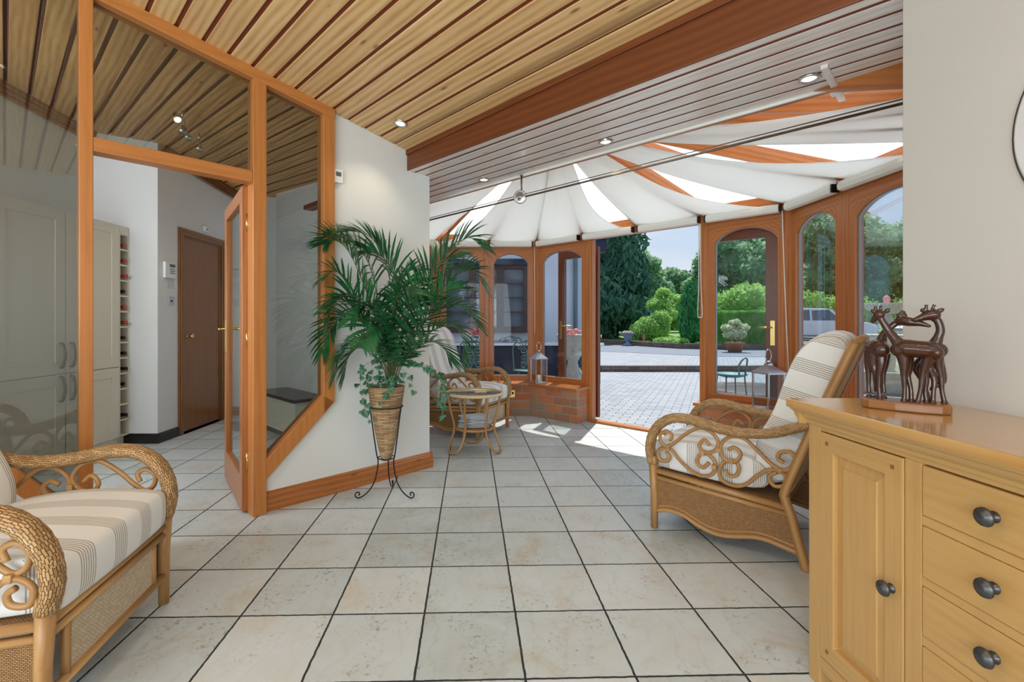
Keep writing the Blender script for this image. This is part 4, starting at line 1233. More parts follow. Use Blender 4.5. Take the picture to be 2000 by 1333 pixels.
palm = thing('potted_palm', 'tall arching green palm growing from the cone basket', 'palm plant', (PX, PY, .70))
def px_pt(u, v, dy):
    Y = PY + dy
    return Vector(((u - CU) / FPX * Y, Y, CAM_H + (CV - v) / FPX * Y))
def frond(px, dys, L=.20, nl=24, mat='palm', stem_r=.0045, start=.35, seed=0, width=.0085, droop=.42):
    rnd = random.Random(seed)
    n = len(px)
    px = [(765 + (px[0][0] - 765) * .45, 750)] + px
    n = len(px)
    P = [px_pt(u, v, dys[0] + (dys[1] - dys[0]) * (i / (n - 1)) ** 1.2) for i, (u, v) in enumerate(px)]
    path = smooth_path(P, 10)
    m = len(path)
    T0 = (path[1] - path[0]).normalized()
    hd = Vector((path[-1].x - path[0].x, path[-1].y - path[0].y, 0))
    sd_ = hd.cross(Vector((0, 0, 1))).normalized() if hd.length > .02 else Vector((1, 0, 0))
    sd_ = (sd_ * .75 + Vector((rnd.uniform(-.3, .3), rnd.uniform(-.6, .6), rnd.uniform(-.2, .5)))).normalized()
    SD = []
    for i in range(m):
        Ti = (path[min(i + 1, m - 1)] - path[max(i - 1, 0)]).normalized()
        sd_ = (sd_ - Ti * sd_.dot(Ti)).normalized(); SD.append(sd_.copy())
    mb = MB(); mb.tube(path, [stem_r * (1 - .75 * i / m) for i in range(m)], 6)
    o1 = obj('frond', mb, M['palm_stem'], palm, world=True)
    lf = MB()
    for i in range(nl):
        f = start + (1 - start) * (i / (nl - 1)) ** .95
        idx = min(m - 2, int(f * (m - 1)))
        p = path[idx]; T = (path[idx + 1] - path[idx]).normalized()
        g = (f - start) / (1 - start)
        ln = L * (.35 + .80 * math.sin(PI * min(1, .18 + g * .74)))
        side0 = SD[idx]
        upv = side0.cross(T).normalized()
        for sg in (-1, 1):
            a = math.radians(66 - 36 * g + rnd.uniform(-6, 6))
            d0 = (T * math.cos(a) + (side0 * sg + upv * .35) * math.sin(a)).normalized()
            w = width * (.8 + .4 * rnd.random())
            cur = p.copy(); d = d0.copy(); rows = []
            K = 5
            for k in range(K + 1):
                s_ = k / K
                ww = w * (math.sin(PI * min(1, .12 + s_ * .9)) ** .7) if k < K else .0004
                wv = d.cross(upv)
                if wv.length < .2: wv = d.cross(side0)
                wv = (wv.normalized() + upv * .25 * sg).normalized()
                rows.append((cur - wv * ww, cur + wv * ww, s_))
                d = (d - Vector((0, 0, 1)) * droop * .22 * (.5 + s_) * (1 + .3 * rnd.random())).normalized()
                cur = cur + d * ln / K
            V = []; F = []; U = []
            for r_ in rows: V += [r_[0], r_[1]]
            for k in range(K): F.append((2 * k, 2 * k + 1, 2 * k + 3, 2 * k + 2)); U.append([(0, 0)] * 4)
            lf.add(V, F, U, True)
    # keep off the wall behind
    for i, v in enumerate(lf.v):
        v = Vector(v); q = (v.y - v.x) / R2; s_ = (v.x + v.y) / R2
        if q > QP - .062 and s_ < 2.33: v = v - EQ * (q - QP + .062)
        lf.v[i] = tuple(v)
    obj('leaflets', lf, M['palm'], o1, world=True)
FR = [
 ([(762, 716), (745, 620), (722, 520), (690, 475), (648, 462), (622, 470)], (0, -.12)),
 ([(758, 716), (733, 620), (706, 545), (680, 490), (655, 470), (632, 478)], (0, -.02)),
 ([(764, 716), (768, 600), (752, 510), (725, 465), (690, 452), (660, 455)], (0, -.22)),
 ([(770, 716), (780, 610), (770, 540), (745, 500), (715, 490)], (0, -.10)),
 ([(772, 716), (800, 620), (845, 540), (880, 490), (915, 465), (945, 486)], (0, .05)),
 ([(774, 716), (810, 640), (850, 580), (890, 540), (925, 530), (945, 560)], (0, -.10)),
 ([(770, 716), (795, 610), (830, 545), (868, 505), (905, 500)], (0, .20)),
 ([(752, 718), (730, 660), (700, 625), (668, 620), (640, 650), (628, 690)], (0, -.05)),
 ([(755, 716), (722, 650), (690, 600), (660, 585), (638, 600)], (0, -.18)),
 ([(760, 716), (742, 640), (712, 590), (676, 575), (650, 600), (640, 640)], (0, -.30)),
 ([(780, 716), (820, 665), (860, 640), (890, 640), (905, 668), (902, 700)], (0, -.12)),
 ([(778, 716), (815, 650), (850, 610), (885, 600), (915, 612), (935, 640)], (0, .12)),
 ([(778, 716), (806, 660), (838, 610), (868, 570), (905, 560)], (0, -.30)),
 ([(754, 718), (735, 680), (710, 665), (685, 672), (664, 700), (655, 735)], (0, -.20)),
 ([(748, 718), (722, 690), (700, 680), (680, 700), (672, 740)], (0, -.08)),
 ([(766, 716), (764, 640), (772, 590), (792, 562), (815, 575)], (0, -.32)),
 ([(784, 716), (812, 680), (842, 668), (866, 680), (880, 705)], (0, -.22)),
 ([(772, 716), (788, 640), (806, 590), (830, 572), (850, 600)], (0, -.20)),
 ([(768, 716), (772, 620), (782, 560), (800, 530), (822, 528)], (0, .10)),
 ([(768, 716), (745, 650), (730, 610), (705, 598), (685, 625)], (0, -.26)),
 ([(760, 716), (750, 665), (738, 640), (722, 640), (708, 672)], (0, -.36)),
 ([(752, 716), (712, 640), (680, 560), (655, 530), (634, 545)], (0, -.15)),
]
for i, (px, dy) in enumerate(FR):
    frond(px, dy, L=.235 if i < 7 else .20, nl=30 if i < 7 else 26, seed=i, start=.20 if i < 7 else .24, width=.0080)

ivy = thing('trailing_ivy', 'ivy with pointed leaves trailing over the rim of the cone basket', 'ivy', (PX, PY, .70))
def ivy_leaf(mb, c, nrm, dr, sz):
    nrm = Vector(nrm).normalized(); dr = Vector(dr); dr = (dr - nrm * dr.dot(nrm)).normalized(); sd = nrm.cross(dr)
    sh = [(0, 0), (.42, -.12), (.62, .22), (.36, .36), (.40, .66), (.14, .58), (0, 1.05), (-.14, .58), (-.40, .66), (-.36, .36), (-.62, .22), (-.42, -.12)]
    V = [c + dr * .3 * sz + nrm * .10 * sz]
    for a, b in sh: V.append(c + sd * a * sz + dr * b * sz - nrm * .10 * sz * abs(a))
    n = len(sh)
    mb.add(V, [(0, i + 1, (i + 1) % n + 1) for i in range(n)], [[(0, 0)] * 3] * n, False)
rnd = random.Random(5)
trails = [([(735, 705), (715, 712), (704, 730), (706, 770), (714, 800), (722, 826)], -.10, 13), ([(745, 712), (728, 722), (716, 750), (712, 790), (716, 815)], -.05, 9),
          ([(790, 705), (820, 712), (846, 722), (866, 750), (868, 790), (858, 825)], -.10, 15), ([(795, 712), (835, 715), (862, 735), (856, 775), (866, 800)], -.03, 10),
          ([(775, 728), (768, 740), (762, 758), (764, 780)], -.135, 5), ([(742, 722), (738, 740), (746, 765), (744, 790)], -.13, 5), ([(785, 722), (800, 735), (806, 755), (812, 768)], -.12, 4)]
for px, dy, nlf in trails:
    path = smooth_path([px_pt(u, v, dy * min(1, i / 1.5)) for i, (u, v) in enumerate(px)], 8)
    mb = MB(); mb.tube(path, .0016, 5); st = obj('vine', mb, M['ivy_stem'], ivy, world=True)
    lm = MB()
    for k in range(nlf):
        f = (k + .6) / nlf
        p = path[min(len(path) - 1, int(f * (len(path) - 1)))] + Vector((rnd.uniform(-.02, .02), rnd.uniform(-.02, .01), rnd.uniform(-.01, .01)))
        ivy_leaf(lm, p, (rnd.uniform(-.7, .7), -1, rnd.uniform(-.1, .8)), (rnd.uniform(-.8, .8), rnd.uniform(-.3, .1), -1), rnd.uniform(.028, .044))
    for i, v in enumerate(lm.v):
        v = Vector(v); q = (v.y - v.x) / R2
        if q > QP - .012 and (v.x + v.y) / R2 < 2.33: lm.v[i] = tuple(v - EQ * (q - QP + .012))
    obj('ivy_leaves', lm, M['ivy'], st, world=True)
lm = MB()
for k in range(46):
    th = rnd.uniform(0, 2 * PI); r = rnd.uniform(.02, .13)
    p = Vector((PX + r * math.cos(th), PY + r * math.sin(th) * .9, .725 + rnd.uniform(0, .07) - r * .2))
    ivy_leaf(lm, p, (math.cos(th) * .6, math.sin(th) * .6 - .5, .8), (math.cos(th), math.sin(th), -.3), rnd.uniform(.026, .044))
obj('rim_leaves', lm, M['ivy'], ivy, world=True)

# oak sideboard ---------------------------------------------------------------------
SX, SY0, SY1 = 1.03, .43, 1.515
t = thing('oak_sideboard', 'honey oak sideboard with panelled door and four visible drawers', 'sideboard', (1.21, (SY0 + SY1) / 2, 0))
mb = MB()
mb.box(SX + .02, 1.385, SY0 + .02, SY1 - .02, .085, .80)
obj('carcass', mb, M['oak'], t, world=True)
def sbx(name, x0, x1, y0, y1, z0, z1, mat='oak', bev=.002, par=None):
    mb = MB(); mb.box(x0, x1, y0, y1, z0, z1); return obj(name, mb, M[mat], par or t, world=True, bevel=bev)
for (x0, x1) in ((SX, SX + .05), (1.335, 1.385)):
    for (y0, y1) in ((SY1 - .05, SY1), (SY0, SY0 + .05)): sbx('corner_post', x0, x1, y0, y1, 0, .805)
sbx('front_rail', SX, SX + .02, SY0 + .05, SY1 - .05, .788, .805)
sbx('front_rail', SX, SX + .02, SY0 + .05, SY1 - .05, .055, .098)
sbx('front_stile', SX, SX + .02, 1.125, 1.170, .098, .788)
sbx('front_stile', SX, SX + .02, .745, .79, .098, .788)
sbx('end_panel', SX + .05, 1.335, SY1 - .02, SY1 - .008, .06, .80)
mb = MB()
prof = [(0, .800), (-.008, .803), (-.010, .812), (-.022, .822), (-.030, .834), (-.040, .840), (-.042, .846), (.0, .846)]
# moulding under the top, front and far end
mb.prism(prof, (SX, SY0 - .03, 0), (1, 0, 0), (0, 0, 1), (0, SY1 - SY0 + .06, 0))
mb.prism([(-a, b) for a, b in prof], (SX - .03, SY1, 0), (0, 1, 0), (0, 0, 1), (1.395 - SX + .03, 0, 0))
obj('moulding', mb, M['oak'], t, world=True)
sbx('top', SX - .050, 1.397, SY0 - .045, SY1 + .038, .846, .873, 'oaktop', .004)
def door(y0, y1, knob_y, par=t):
    z0, z1 = .102, .785
    b = .055
    mb = MB(); mb.ring([(y0, z0), (y1, z0), (y1, z1), (y0, z1)], [(y0 + b, z0 + b), (y1 - b, z0 + b), (y1 - b, z1 - b), (y0 + b, z1 - b)], (SX + .018, 0, 0), (0, 1, 0), (0, 0, 1), (-.020, 0, 0))
    d = obj('door', mb, M['oak'], par, world=True, bevel=.002)
    mb = MB()
    a0, a1, c0, c1 = y0 + b, y1 - b, z0 + b, z1 - b
    r1 = .032
    V = [(SX + .012, a0, c0), (SX + .012, a1, c0), (SX + .012, a1, c1), (SX + .012, a0, c1), (SX + .003, a0 + r1, c0 + r1), (SX + .003, a1 - r1, c0 + r1), (SX + .003, a1 - r1, c1 - r1), (SX + .003, a0 + r1, c1 - r1),
         (SX + .006, a0 + r1 - .003, c0 + r1 - .003), (SX + .006, a1 - r1 + .003, c0 + r1 - .003), (SX + .006, a1 - r1 + .003, c1 - r1 + .003), (SX + .006, a0 + r1 - .003, c1 - r1 + .003)]
    F = [(4, 5, 6, 7), (0, 1, 9, 8), (1, 2, 10, 9), (2, 3, 11, 10), (3, 0, 8, 11), (8, 9, 5, 4), (9, 10, 6, 5), (10, 11, 7, 6), (11, 8, 4, 7)]
    mb.add(V, [tuple(reversed(f)) for f in F], [[(V[i][2], V[i][1]) for i in reversed(f)] for f in F])
    obj('raised_panel', mb, M['oak'], d, world=True)
    knob(d, knob_y, .449)
    for (py, pz) in ((y0 + .03, z1 - .03), (y1 - .03, z1 - .03), (y0 + .03, z0 + .03), (y1 - .03, z0 + .03)):
        mb = MB(); mb.box(SX - .0035, SX + .002, py - .005, py + .005, pz - .005, pz + .005); obj('peg', mb, M['walnut_door'], d, world=True)
def knob(par, y, z):
    mb = MB(); mb.lathe([(.0, 0), (.011, 0), (.012, .003), (.007, .006), (.006, .014), (.016, .018), (.0195, .022), (.018, .027), (.012, .0285), (.011, .031), (.005, .0325), (0, .033)], (SX - .001, y, z), 24, axis=(-1, 0, 0))
    obj('knob', mb, M['pewter'], par, world=True)
door(1.173, 1.462, 1.205)
door(.482, .742, .71)
for (z0, z1) in ((.667, .784), (.523, .642), (.385, .500), (.243, .360), (.105, .222)):
    mb = MB(); mb.box(SX - .002, SX + .018, .793, 1.122, z0, z1); d = obj('drawer', mb, M['oak'], t, world=True, bevel=.003)
    knob(d, .962, (z0 + z1) / 2 + .002)
for z0, z1 in ((.642, .667), (.500, .523), (.360, .385), (.222, .243)): sbx('drawer_rail', SX, SX + .02, .79, 1.125, z0 + .001, z1 - .001)

# carved giraffes ----------------------------------------------------------------------
t = thing('giraffe_carving', 'dark carved wooden group of three giraffes on a shared base, standing on the sideboard', 'sculpture', (1.184, 1.345, .8735), math.atan2(-.667, .745), scale=.97)
def g(zx, zy, dpt=0.0):
    """zoomed photo position to local x, z; dpt = depth behind the front"""
    u = 1650 + zx * .2026; v = 560 + zy * .2026
    return Vector(((u - 1780) * .00108, dpt, (803 - v) * .00141 + dpt * .25 * 0))
mb = MB()
bp = [(-.098, -.020), (-.080, -.038), (-.020, -.052), (.04, -.056), (.078, -.045), (.098, -.030), (.095, .030), (.060, .048), (-.06, .052), (-.098, .030)]
mb.prism(bp, (0, 0, 0), (1, 0, 0), (0, 1, 0), (0, 0, .026))
obj('base', mb, M['giraffe_base'] if 'giraffe_base' in M else M['walnut_door'], t, bevel=.004)
ZB = .024
def limb(mb, pts, rr):
    p = smooth_path(pts, 5)
    n = len(p); m = len(rr)
    R_ = []
    for i in range(n):
        f = i / (n - 1) * (m - 1); k = min(m - 2, int(f)); R_.append(rr[k] + (rr[k + 1] - rr[k]) * (f - k))
    mb.tube(p, R_, 12)
def giraffe(body, body_r, neck, neck_r, head, head_r, legs, ears, horns, seed):
    body_r = [r * 1.22 for r in body_r]; head_r = [r * 1.12 for r in head_r]
    mb = MB()
    limb(mb, body, body_r); limb(mb, neck, neck_r); limb(mb, head, head_r)
    for b, r in ((body[0], body_r[0]), (body[-1], body_r[-1]), (head[0], head_r[0]), (head[-1], head_r[-1])): mb.ball(b, r * 1.02, 12, 8)
    for lg in legs:
        foot = lg[-1]
        limb(mb, lg, [.0165, .0112, .0072, .0056, .0062])
        mb.ball(Vector((foot.x, foot.y, ZB + .004)), (.0085, .0085, .006), 10, 6)
    for a, b in ears:
        d = (b - a)
        mb.tube([a, a + d * .35, a + d * .75, b], [.003, .0068, .0058, .0016], 8)
    for a, b in horns: mb.tube([a, a.lerp(b, .8), b], [.0044, .0038, .0048], 8)
    return obj('giraffe', mb, M['giraffe'], t, remesh=.0016)
f_ = -.022
# front giraffe, its neck stretched to the upper left
giraffe([g(590, 590, f_), g(640, 575, f_), g(760, 580, f_), g(880, 590, f_), g(930, 610, f_)], [.017, .0215, .020, .0205, .016],
        [g(620, 570, f_), g(560, 500, f_), g(480, 400, f_), g(410, 290, f_), g(385, 240, f_)], [.019, .0135, .0100, .0088, .0100],
        [g(385, 235, f_), g(350, 265, f_ + .004), g(315, 305, f_ + .010)], [.0120, .0085, .0050],
        [[g(620, 620, f_), g(635, 750, f_), g(632, 850, f_), g(640, 980, f_), g(635, 1105, f_)], [g(660, 620, f_ + .016), g(680, 760, f_ + .018), g(672, 860, f_ + .018), g(700, 980, f_ + .016), g(705, 1095, f_ + .014)],
         [g(880, 620, f_), g(850, 720, f_), g(815, 830, f_), g(795, 980, f_), g(765, 1120, f_)], [g(900, 640, f_ + .02), g(830, 780, f_ + .022), g(850, 880, f_ + .022), g(840, 1000, f_ + .022), g(850, 1080, f_ + .022)]],
        [(g(440, 215, f_), g(495, 175, f_)), (g(345, 225, f_), g(302, 180, f_))], [(g(355, 215, f_), g(345, 145, f_)), (g(398, 210, f_), g(405, 140, f_))], 1)
# left giraffe, behind, its neck reaching right
b_ = .022
giraffe([g(330, 600, b_), g(350, 590, b_), g(380, 590, b_ - .01), g(400, 600, b_ - .02)], [.020, .0225, .0215, .018],
        [g(390, 560, b_), g(420, 450, b_), g(490, 370, b_ + .004), g(560, 320, b_ + .006), g(620, 300, b_ + .006)], [.017, .0105, .0088, .0090, .0100],
        [g(600, 295, b_ + .004), g(690, 310, b_ - .004), g(790, 325, b_ - .006), g(880, 352, b_ - .006)], [.0125, .0120, .0080, .0040],
        [[g(280, 620, b_), g(262, 760, b_), g(262, 860, b_), g(262, 980, b_), g(268, 1065, b_)], [g(320, 640, b_ - .01), g(315, 760, b_ - .01), g(335, 850, b_ - .012), g(340, 960, b_ - .005), g(348, 1045, b_)],
         [g(400, 640, b_ - .015), g(400, 760, b_ - .02), g(380, 880, b_ - .02), g(378, 990, b_ - .02), g(388, 1088, b_ - .02)], [g(430, 640, b_), g(430, 760, b_), g(420, 850, b_), g(420, 960, b_), g(428, 1055, b_)]],
        [(g(630, 265, b_ + .002), g(560, 228, b_ - .002)), (g(640, 240, b_ + .01), g(600, 190, b_ + .01))], [(g(640, 250, b_), g(600, 205, b_ + .002)), (g(655, 255, b_ + .008), g(630, 205, b_ + .01))], 2)
# right giraffe, its head turned to the left
c_ = .014
giraffe([g(900, 590, c_), g(930, 585, c_), g(965, 590, c_ - .004)], [.019, .021, .017],
        [g(930, 540, c_), g(965, 460, c_), g(985, 390, c_), g(965, 310, c_), g(930, 270, c_)], [.0165, .0115, .0100, .0098, .0105],
        [g(920, 240, c_), g(860, 250, c_ - .004), g(800, 270, c_ - .008), g(748, 290, c_ - .010)], [.0145, .0125, .0085, .0065],
        [[g(900, 640, c_), g(880, 760, c_), g(925, 880, c_ - .01), g(918, 1000, c_ - .014), g(912, 1125, c_ - .016)], [g(950, 640, c_), g(965, 750, c_), g(990, 860, c_), g(1000, 990, c_), g(1022, 1095, c_)],
         [g(900, 640, c_ + .014), g(760, 760, c_ + .014), g(800, 880, c_ + .014), g(850, 1000, c_ + .012), g(870, 1078, c_ + .010)], [g(940, 640, c_ + .01), g(1000, 880, c_ + .01), g(955, 930, c_ + .004), g(915, 960, c_ - .004), g(905, 990, c_ - .008)]],
        [(g(950, 215, c_), g(1022, 180, c_)), (g(830, 205, c_ - .004), g(800, 178, c_ - .004))], [(g(850, 210, c_ - .004), g(852, 138, c_ - .004)), (g(895, 210, c_), g(930, 140, c_))], 3)

# round mirror on the right wall
t = thing('round_mirror', 'round pale mirror with a thin metal edge on the wall above the sideboard', 'mirror', (1.398, 1.0, 1.60))
mb = MB(); mb.lathe([(0, 0), (.262, 0), (.262, .003), (.252, .007), (0, .007)], (1.3985, 1.0, 1.60), 64, axis=(-1, 0, 0)); obj('mirror_glass', mb, M['mirror'], t, world=True)
mb = MB(); mb.lathe([(.262, 0), (.2632, 0), (.2632, .004), (.262, .004)], (1.3985, 1.0, 1.60), 64, axis=(-1, 0, 0)); obj('edge', mb, M['pewter'], t, world=True)

# thermostat, alarm keypad, switches, sensor, socket --------------------------------------
c = pq(1.545, QP, 2.075)
t = thing('thermostat', 'small white room thermostat on the white wall beside the partition', 'thermostat', c)
mb = MB(); mb.obox(c - EQ * .0125, EP * .034, EQ * .012, EZ * .044); obj('housing', mb, M['white'], t, world=True, bevel=.004)
mb = MB(); mb.obox(c - EQ * .0255 + EZ * .012, EP * .018, EQ * .001, EZ * .014); obj('display', mb, M['lcd'], t, world=True)
t = thing('alarm_keypad', 'white alarm keypad with paper note on the kitchen wall left of the brown door', 'alarm keypad', (-3.0, 4.55, 1.60))
mb = MB(); mb.obox((-2.985, 4.55, 1.61), (.014, 0, 0), (0, .075, 0), (0, 0, .075)); obj('housing', mb, M['white'], t, world=True, bevel=.005)
mb = MB(); mb.obox((-2.9695, 4.575, 1.655), (.001, 0, 0), (0, .040, 0), (0, 0, .014)); obj('display', mb, M['lcd'], t, world=True)
for r_ in range(3):
    for c_2 in range(3):
        mb = MB(); mb.obox((-2.969, 4.55 + .024 * c_2, 1.622 - .020 * r_), (.002, 0, 0), (0, .008, 0), (0, 0, .006)); obj('key', mb, M['grey'], t, world=True)
mb = MB(); mb.obox((-2.9965, 4.585, 1.485), (.003, 0, 0), (0, .05, 0), (0, 0, .045)); obj('paper_note', mb, M['paper'], t, world=True)
t = thing('light_switch', 'brushed steel light switch below the alarm keypad', 'light switch', (-3.0, 4.60, 1.32))
mb = MB(); mb.obox((-2.9965, 4.60, 1.32), (.003, 0, 0), (0, .043, 0), (0, 0, .043)); obj('plate', mb, M['steel'], t, world=True, bevel=.001)
mb = MB(); mb.obox((-2.991, 4.60, 1.32), (.004, 0, 0), (0, .004, 0), (0, 0, .009)); obj('toggle', mb, M['black'], t, world=True)
t = thing('light_switch', 'white light switch right of the brown door', 'light switch', (-3.0, 5.62, 1.28))
mb = MB(); mb.obox((-2.9965, 5.62, 1.28), (.003, 0, 0), (0, .043, 0), (0, 0, .043)); obj('plate', mb, M['white'], t, world=True, bevel=.001)
mb = MB(); mb.obox((-2.991, 5.62, 1.28), (.003, 0, 0), (0, .008, 0), (0, 0, .012)); obj('toggle', mb, M['white'], t, world=True)
t = thing('door_sensor', 'small white sensor box on the wall above the brown door', 'sensor', (-3.0, 5.15, 2.12))
mb = MB(); mb.obox((-2.985, 5.15, 2.115), (.0145, 0, 0), (0, .038, 0), (0, 0, .030)); obj('housing', mb, M['white'], t, world=True, bevel=.006)
mb = MB(); mb.lathe([(0, 0), (.012, 0), (.008, .008), (0, .009)], (-2.971, 5.15, 2.115), 12, axis=(1, 0, 0)); obj('lens', mb, M['grey'], t, world=True)
sp_ = I1[1].lerp(I1[2], .0) ; sy = I1[2].y
t = thing('wall_socket', 'brass double wall socket on the brick wall beside the far armchair', 'wall socket', (.335, sy, .26))
mb = MB(); mb.obox((.335, sy - .004, .262), (.040, 0, 0), (0, .0035, 0), (0, 0, .043)); obj('plate', mb, M['brass'], t, world=True, bevel=.001)
mb = MB(); mb.obox((.350, sy - .009, .270), (.012, 0, 0), (0, .003, 0), (0, 0, .014)); obj('switch', mb, M['black'], t, world=True)
mb = MB(); mb.obox((.318, sy - .009, .250), (.010, 0, 0), (0, .003, 0), (0, 0, .010)); obj('switch', mb, M['black'], t, world=True)

# lanterns ------------------------------------------------------------------------------
def lantern(label, loc, rz, hb=.30, w=.055, candle=True):
    t = thing('lantern', label, 'lantern', loc, rz)
    mb = MB(); mb.box(-w - .008, w + .008, -w - .008, w + .008, 0, .018); obj('base', mb, M['steel'], t, bevel=.002)
    for sx in (-1, 1):
        for sy_ in (-1, 1):
            mb = MB(); mb.box(sx * w - .006, sx * w + .006, sy_ * w - .006, sy_ * w + .006, .018, hb - .10); obj('corner_bar', mb, M['steel'], t)
    for k in range(4):
        a = k * PI / 2
        mb = MB(); mb.obox((w * math.cos(a), w * math.sin(a), (.018 + hb - .10) / 2), (-(w - .006) * math.sin(a), (w - .006) * math.cos(a), 0), (.001 * math.cos(a), .001 * math.sin(a), 0), (0, 0, (hb - .118) / 2)); obj('glass_pane', mb, M['glass'], t)
    z = hb - .10
    mb = MB()
    for (r0, r1, z0, z1) in ((w + .012, w + .012, z, z + .012), (w + .012, .024, z + .012, z + .07), (.022, .022, z + .07, z + .085)):
        V = [(sx * r0, sy_ * r0, z0) for sx, sy_ in ((-1, -1), (1, -1), (1, 1), (-1, 1))] + [(sx * r1, sy_ * r1, z1) for sx, sy_ in ((-1, -1), (1, -1), (1, 1), (-1, 1))]
        mb.add(V, [(3, 2, 1, 0), (4, 5, 6, 7), (0, 1, 5, 4), (1, 2, 6, 5), (2, 3, 7, 6), (3, 0, 4, 7)], [[(0, 0)] * 4] * 6)
    obj('roof', mb, M['steel'], t)
    mb = MB(); mb.lathe([(0, z + .083), (.010, z + .085), (.018, z + .092), (.028, z + .100), (.012, z + .104), (0, z + .105)], n=8); obj('finial', mb, M['steel'], t)
    mb = MB(); mb.tube([(.030 * math.sin(2 * PI * k / 20), 0, z + .150 - .050 * math.cos(2 * PI * k / 20)) for k in range(20)], .0038, 6, closed=True); obj('handle', mb, M['steel'], t)
    if candle:
        mb = MB(); mb.lathe([(0, .018), (.022, .018), (.022, .10), (.018, .102), (0, .099)], n=18); obj('candle', mb, M['candle'], t)
lantern('tall steel and glass lantern with a white candle, on the left window sill', (.655, 5.66, .392), .35, .385, .070)
lantern('steel and glass lantern on the right window sill behind the armchair', (2.355, 3.955, .392), .25, .40, .078, False)

# ------------------------------------------------------------------ kitchen
def tall_unit(y0, y1, label, hy):
    t = thing('tall_cabinet', label, 'kitchen cabinet', (-3.44, (y0 + y1) / 2, 0), 0, 'cream tall kitchen cabinets')
    mb = MB(); mb.box(-3.612, -3.282, y0 + .001, y1 - .001, .0, 1.985); obj('carcass', mb, M['cream'], t, world=True)
    for (z0, z1, hz) in ((.085, .712, .60), (.718, 1.985, .86)):
        b = .085
        a0, a1 = y0 + .002, y1 - .002
        mb = MB(); mb.ring([(a0, z0), (a1, z0), (a1, z1), (a0, z1)], [(a0 + b, z0 + b), (a1 - b, z0 + b), (a1 - b, z1 - b), (a0 + b, z1 - b)], (-3.281, 0, 0), (0, 1, 0), (0, 0, 1), (.021, 0, 0))
        mb.box(-3.281, -3.267, a0 + b, a1 - b, z0 + b, z1 - b)
        d = obj('door', mb, M['cream'], t, world=True, bevel=.001)
        if hy is not None:
            mb = MB(); mb.tube(smooth_path([(-3.259, hy, hz - .095), (-3.240, hy, hz - .085), (-3.222, hy, hz), (-3.240, hy, hz + .085), (-3.259, hy, hz + .095)], 6), .008, 8)
            mb.v = [(a, hy + (b_2 - hy) * 1.7, c) for a, b_2, c in mb.v]
            obj('handle', mb, M['bronze'], d, world=True)
tall_unit(2.62, 3.176, 'cream tall kitchen cabinet at the left picture edge behind the partition glass', None)
tall_unit(3.18, 3.735, 'cream tall kitchen cabinet behind the glass, handles on its right side', 3.690)
tall_unit(3.739, 4.290, 'cream tall kitchen cabinet between the timber post and the wine rack', 3.785)
t = thing('wine_rack', 'tall narrow cream wine rack column with thirteen open cells', 'wine rack', (-3.44, 4.35, 0))
mb = MB(); mb.box(-3.612, -3.262, 4.293, 4.302, .085, 1.985); mb.box(-3.612, -3.262, 4.396, 4.405, .085, 1.985); mb.box(-3.612, -3.30, 4.293, 4.405, 0, .085); mb.box(-3.612, -3.59, 4.302, 4.396, .085, 1.985)
mb.box(-3.612, -3.262, 4.302, 4.396, 1.905, 1.985)
obj('carcass', mb, M['cream'], t, world=True)
for k in range(13):
    z = .085 + .140 * k
    mb = MB(); mb.box(-3.59, -3.264, 4.302, 4.396, z, z + .014); obj('shelf', mb, M['cream'], t, world=True)
BN = ['topmost', 'second', 'third', 'fourth', 'fifth', 'sixth', 'seventh', 'eighth', 'ninth', 'tenth', None, 'twelfth']
for k, nmx in enumerate(BN):
    if nmx is None: continue
    z = .085 + .140 * (12 - k) + .014 + .036
    red = k in (0, 1, 2, 4, 5)
    t = thing('wine_bottle', '%s wine bottle lying in the %s cell of the rack counted from the top' % ('red-capped' if red else 'dark-capped', nmx), 'wine bottle', (-3.40, 4.349, z), 0, 'wine bottles in the rack')
    mb = MB(); mb.lathe([(0, 0), (.036, 0), (.037, .17), (.030, .20), (.014, .225), (.0135, .27), (0, .27)], (-3.575, 4.349, z), 16, axis=(1, 0, 0)); obj('bottle_body', mb, M['bottle'], t, world=True)
    mb = MB(); mb.lathe([(.0142, 0), (.0152, .01), (.0148, .065), (.016, .066), (.016, .078), (0, .079)], (-3.575 + .235 + .012 * (k % 3), 4.349, z), 16, axis=(1, 0, 0)); obj('capsule', mb, M['label_red'] if red else M['black'], t, world=True)
t = thing('low_cabinet', 'low cream cabinet with black top seen through the angled partition pane', 'kitchen cabinet', pq(2.05, 4.8, 0))
mb = MB(); mb.obox(pq(2.05, 4.8, .215), EP * .155, EQ * .45, EZ * .155); obj('carcass', mb, M['cream'], t, world=True)
mb = MB(); mb.obox(pq(2.06, 4.8, .03), EP * .14, EQ * .44, EZ * .03); obj('plinth', mb, M['blackgloss'], t, world=True)
mb = MB(); mb.obox(pq(2.04, 4.8, .385), EP * .17, EQ * .47, EZ * .015); obj('worktop', mb, M['blackgloss'], t, world=True)

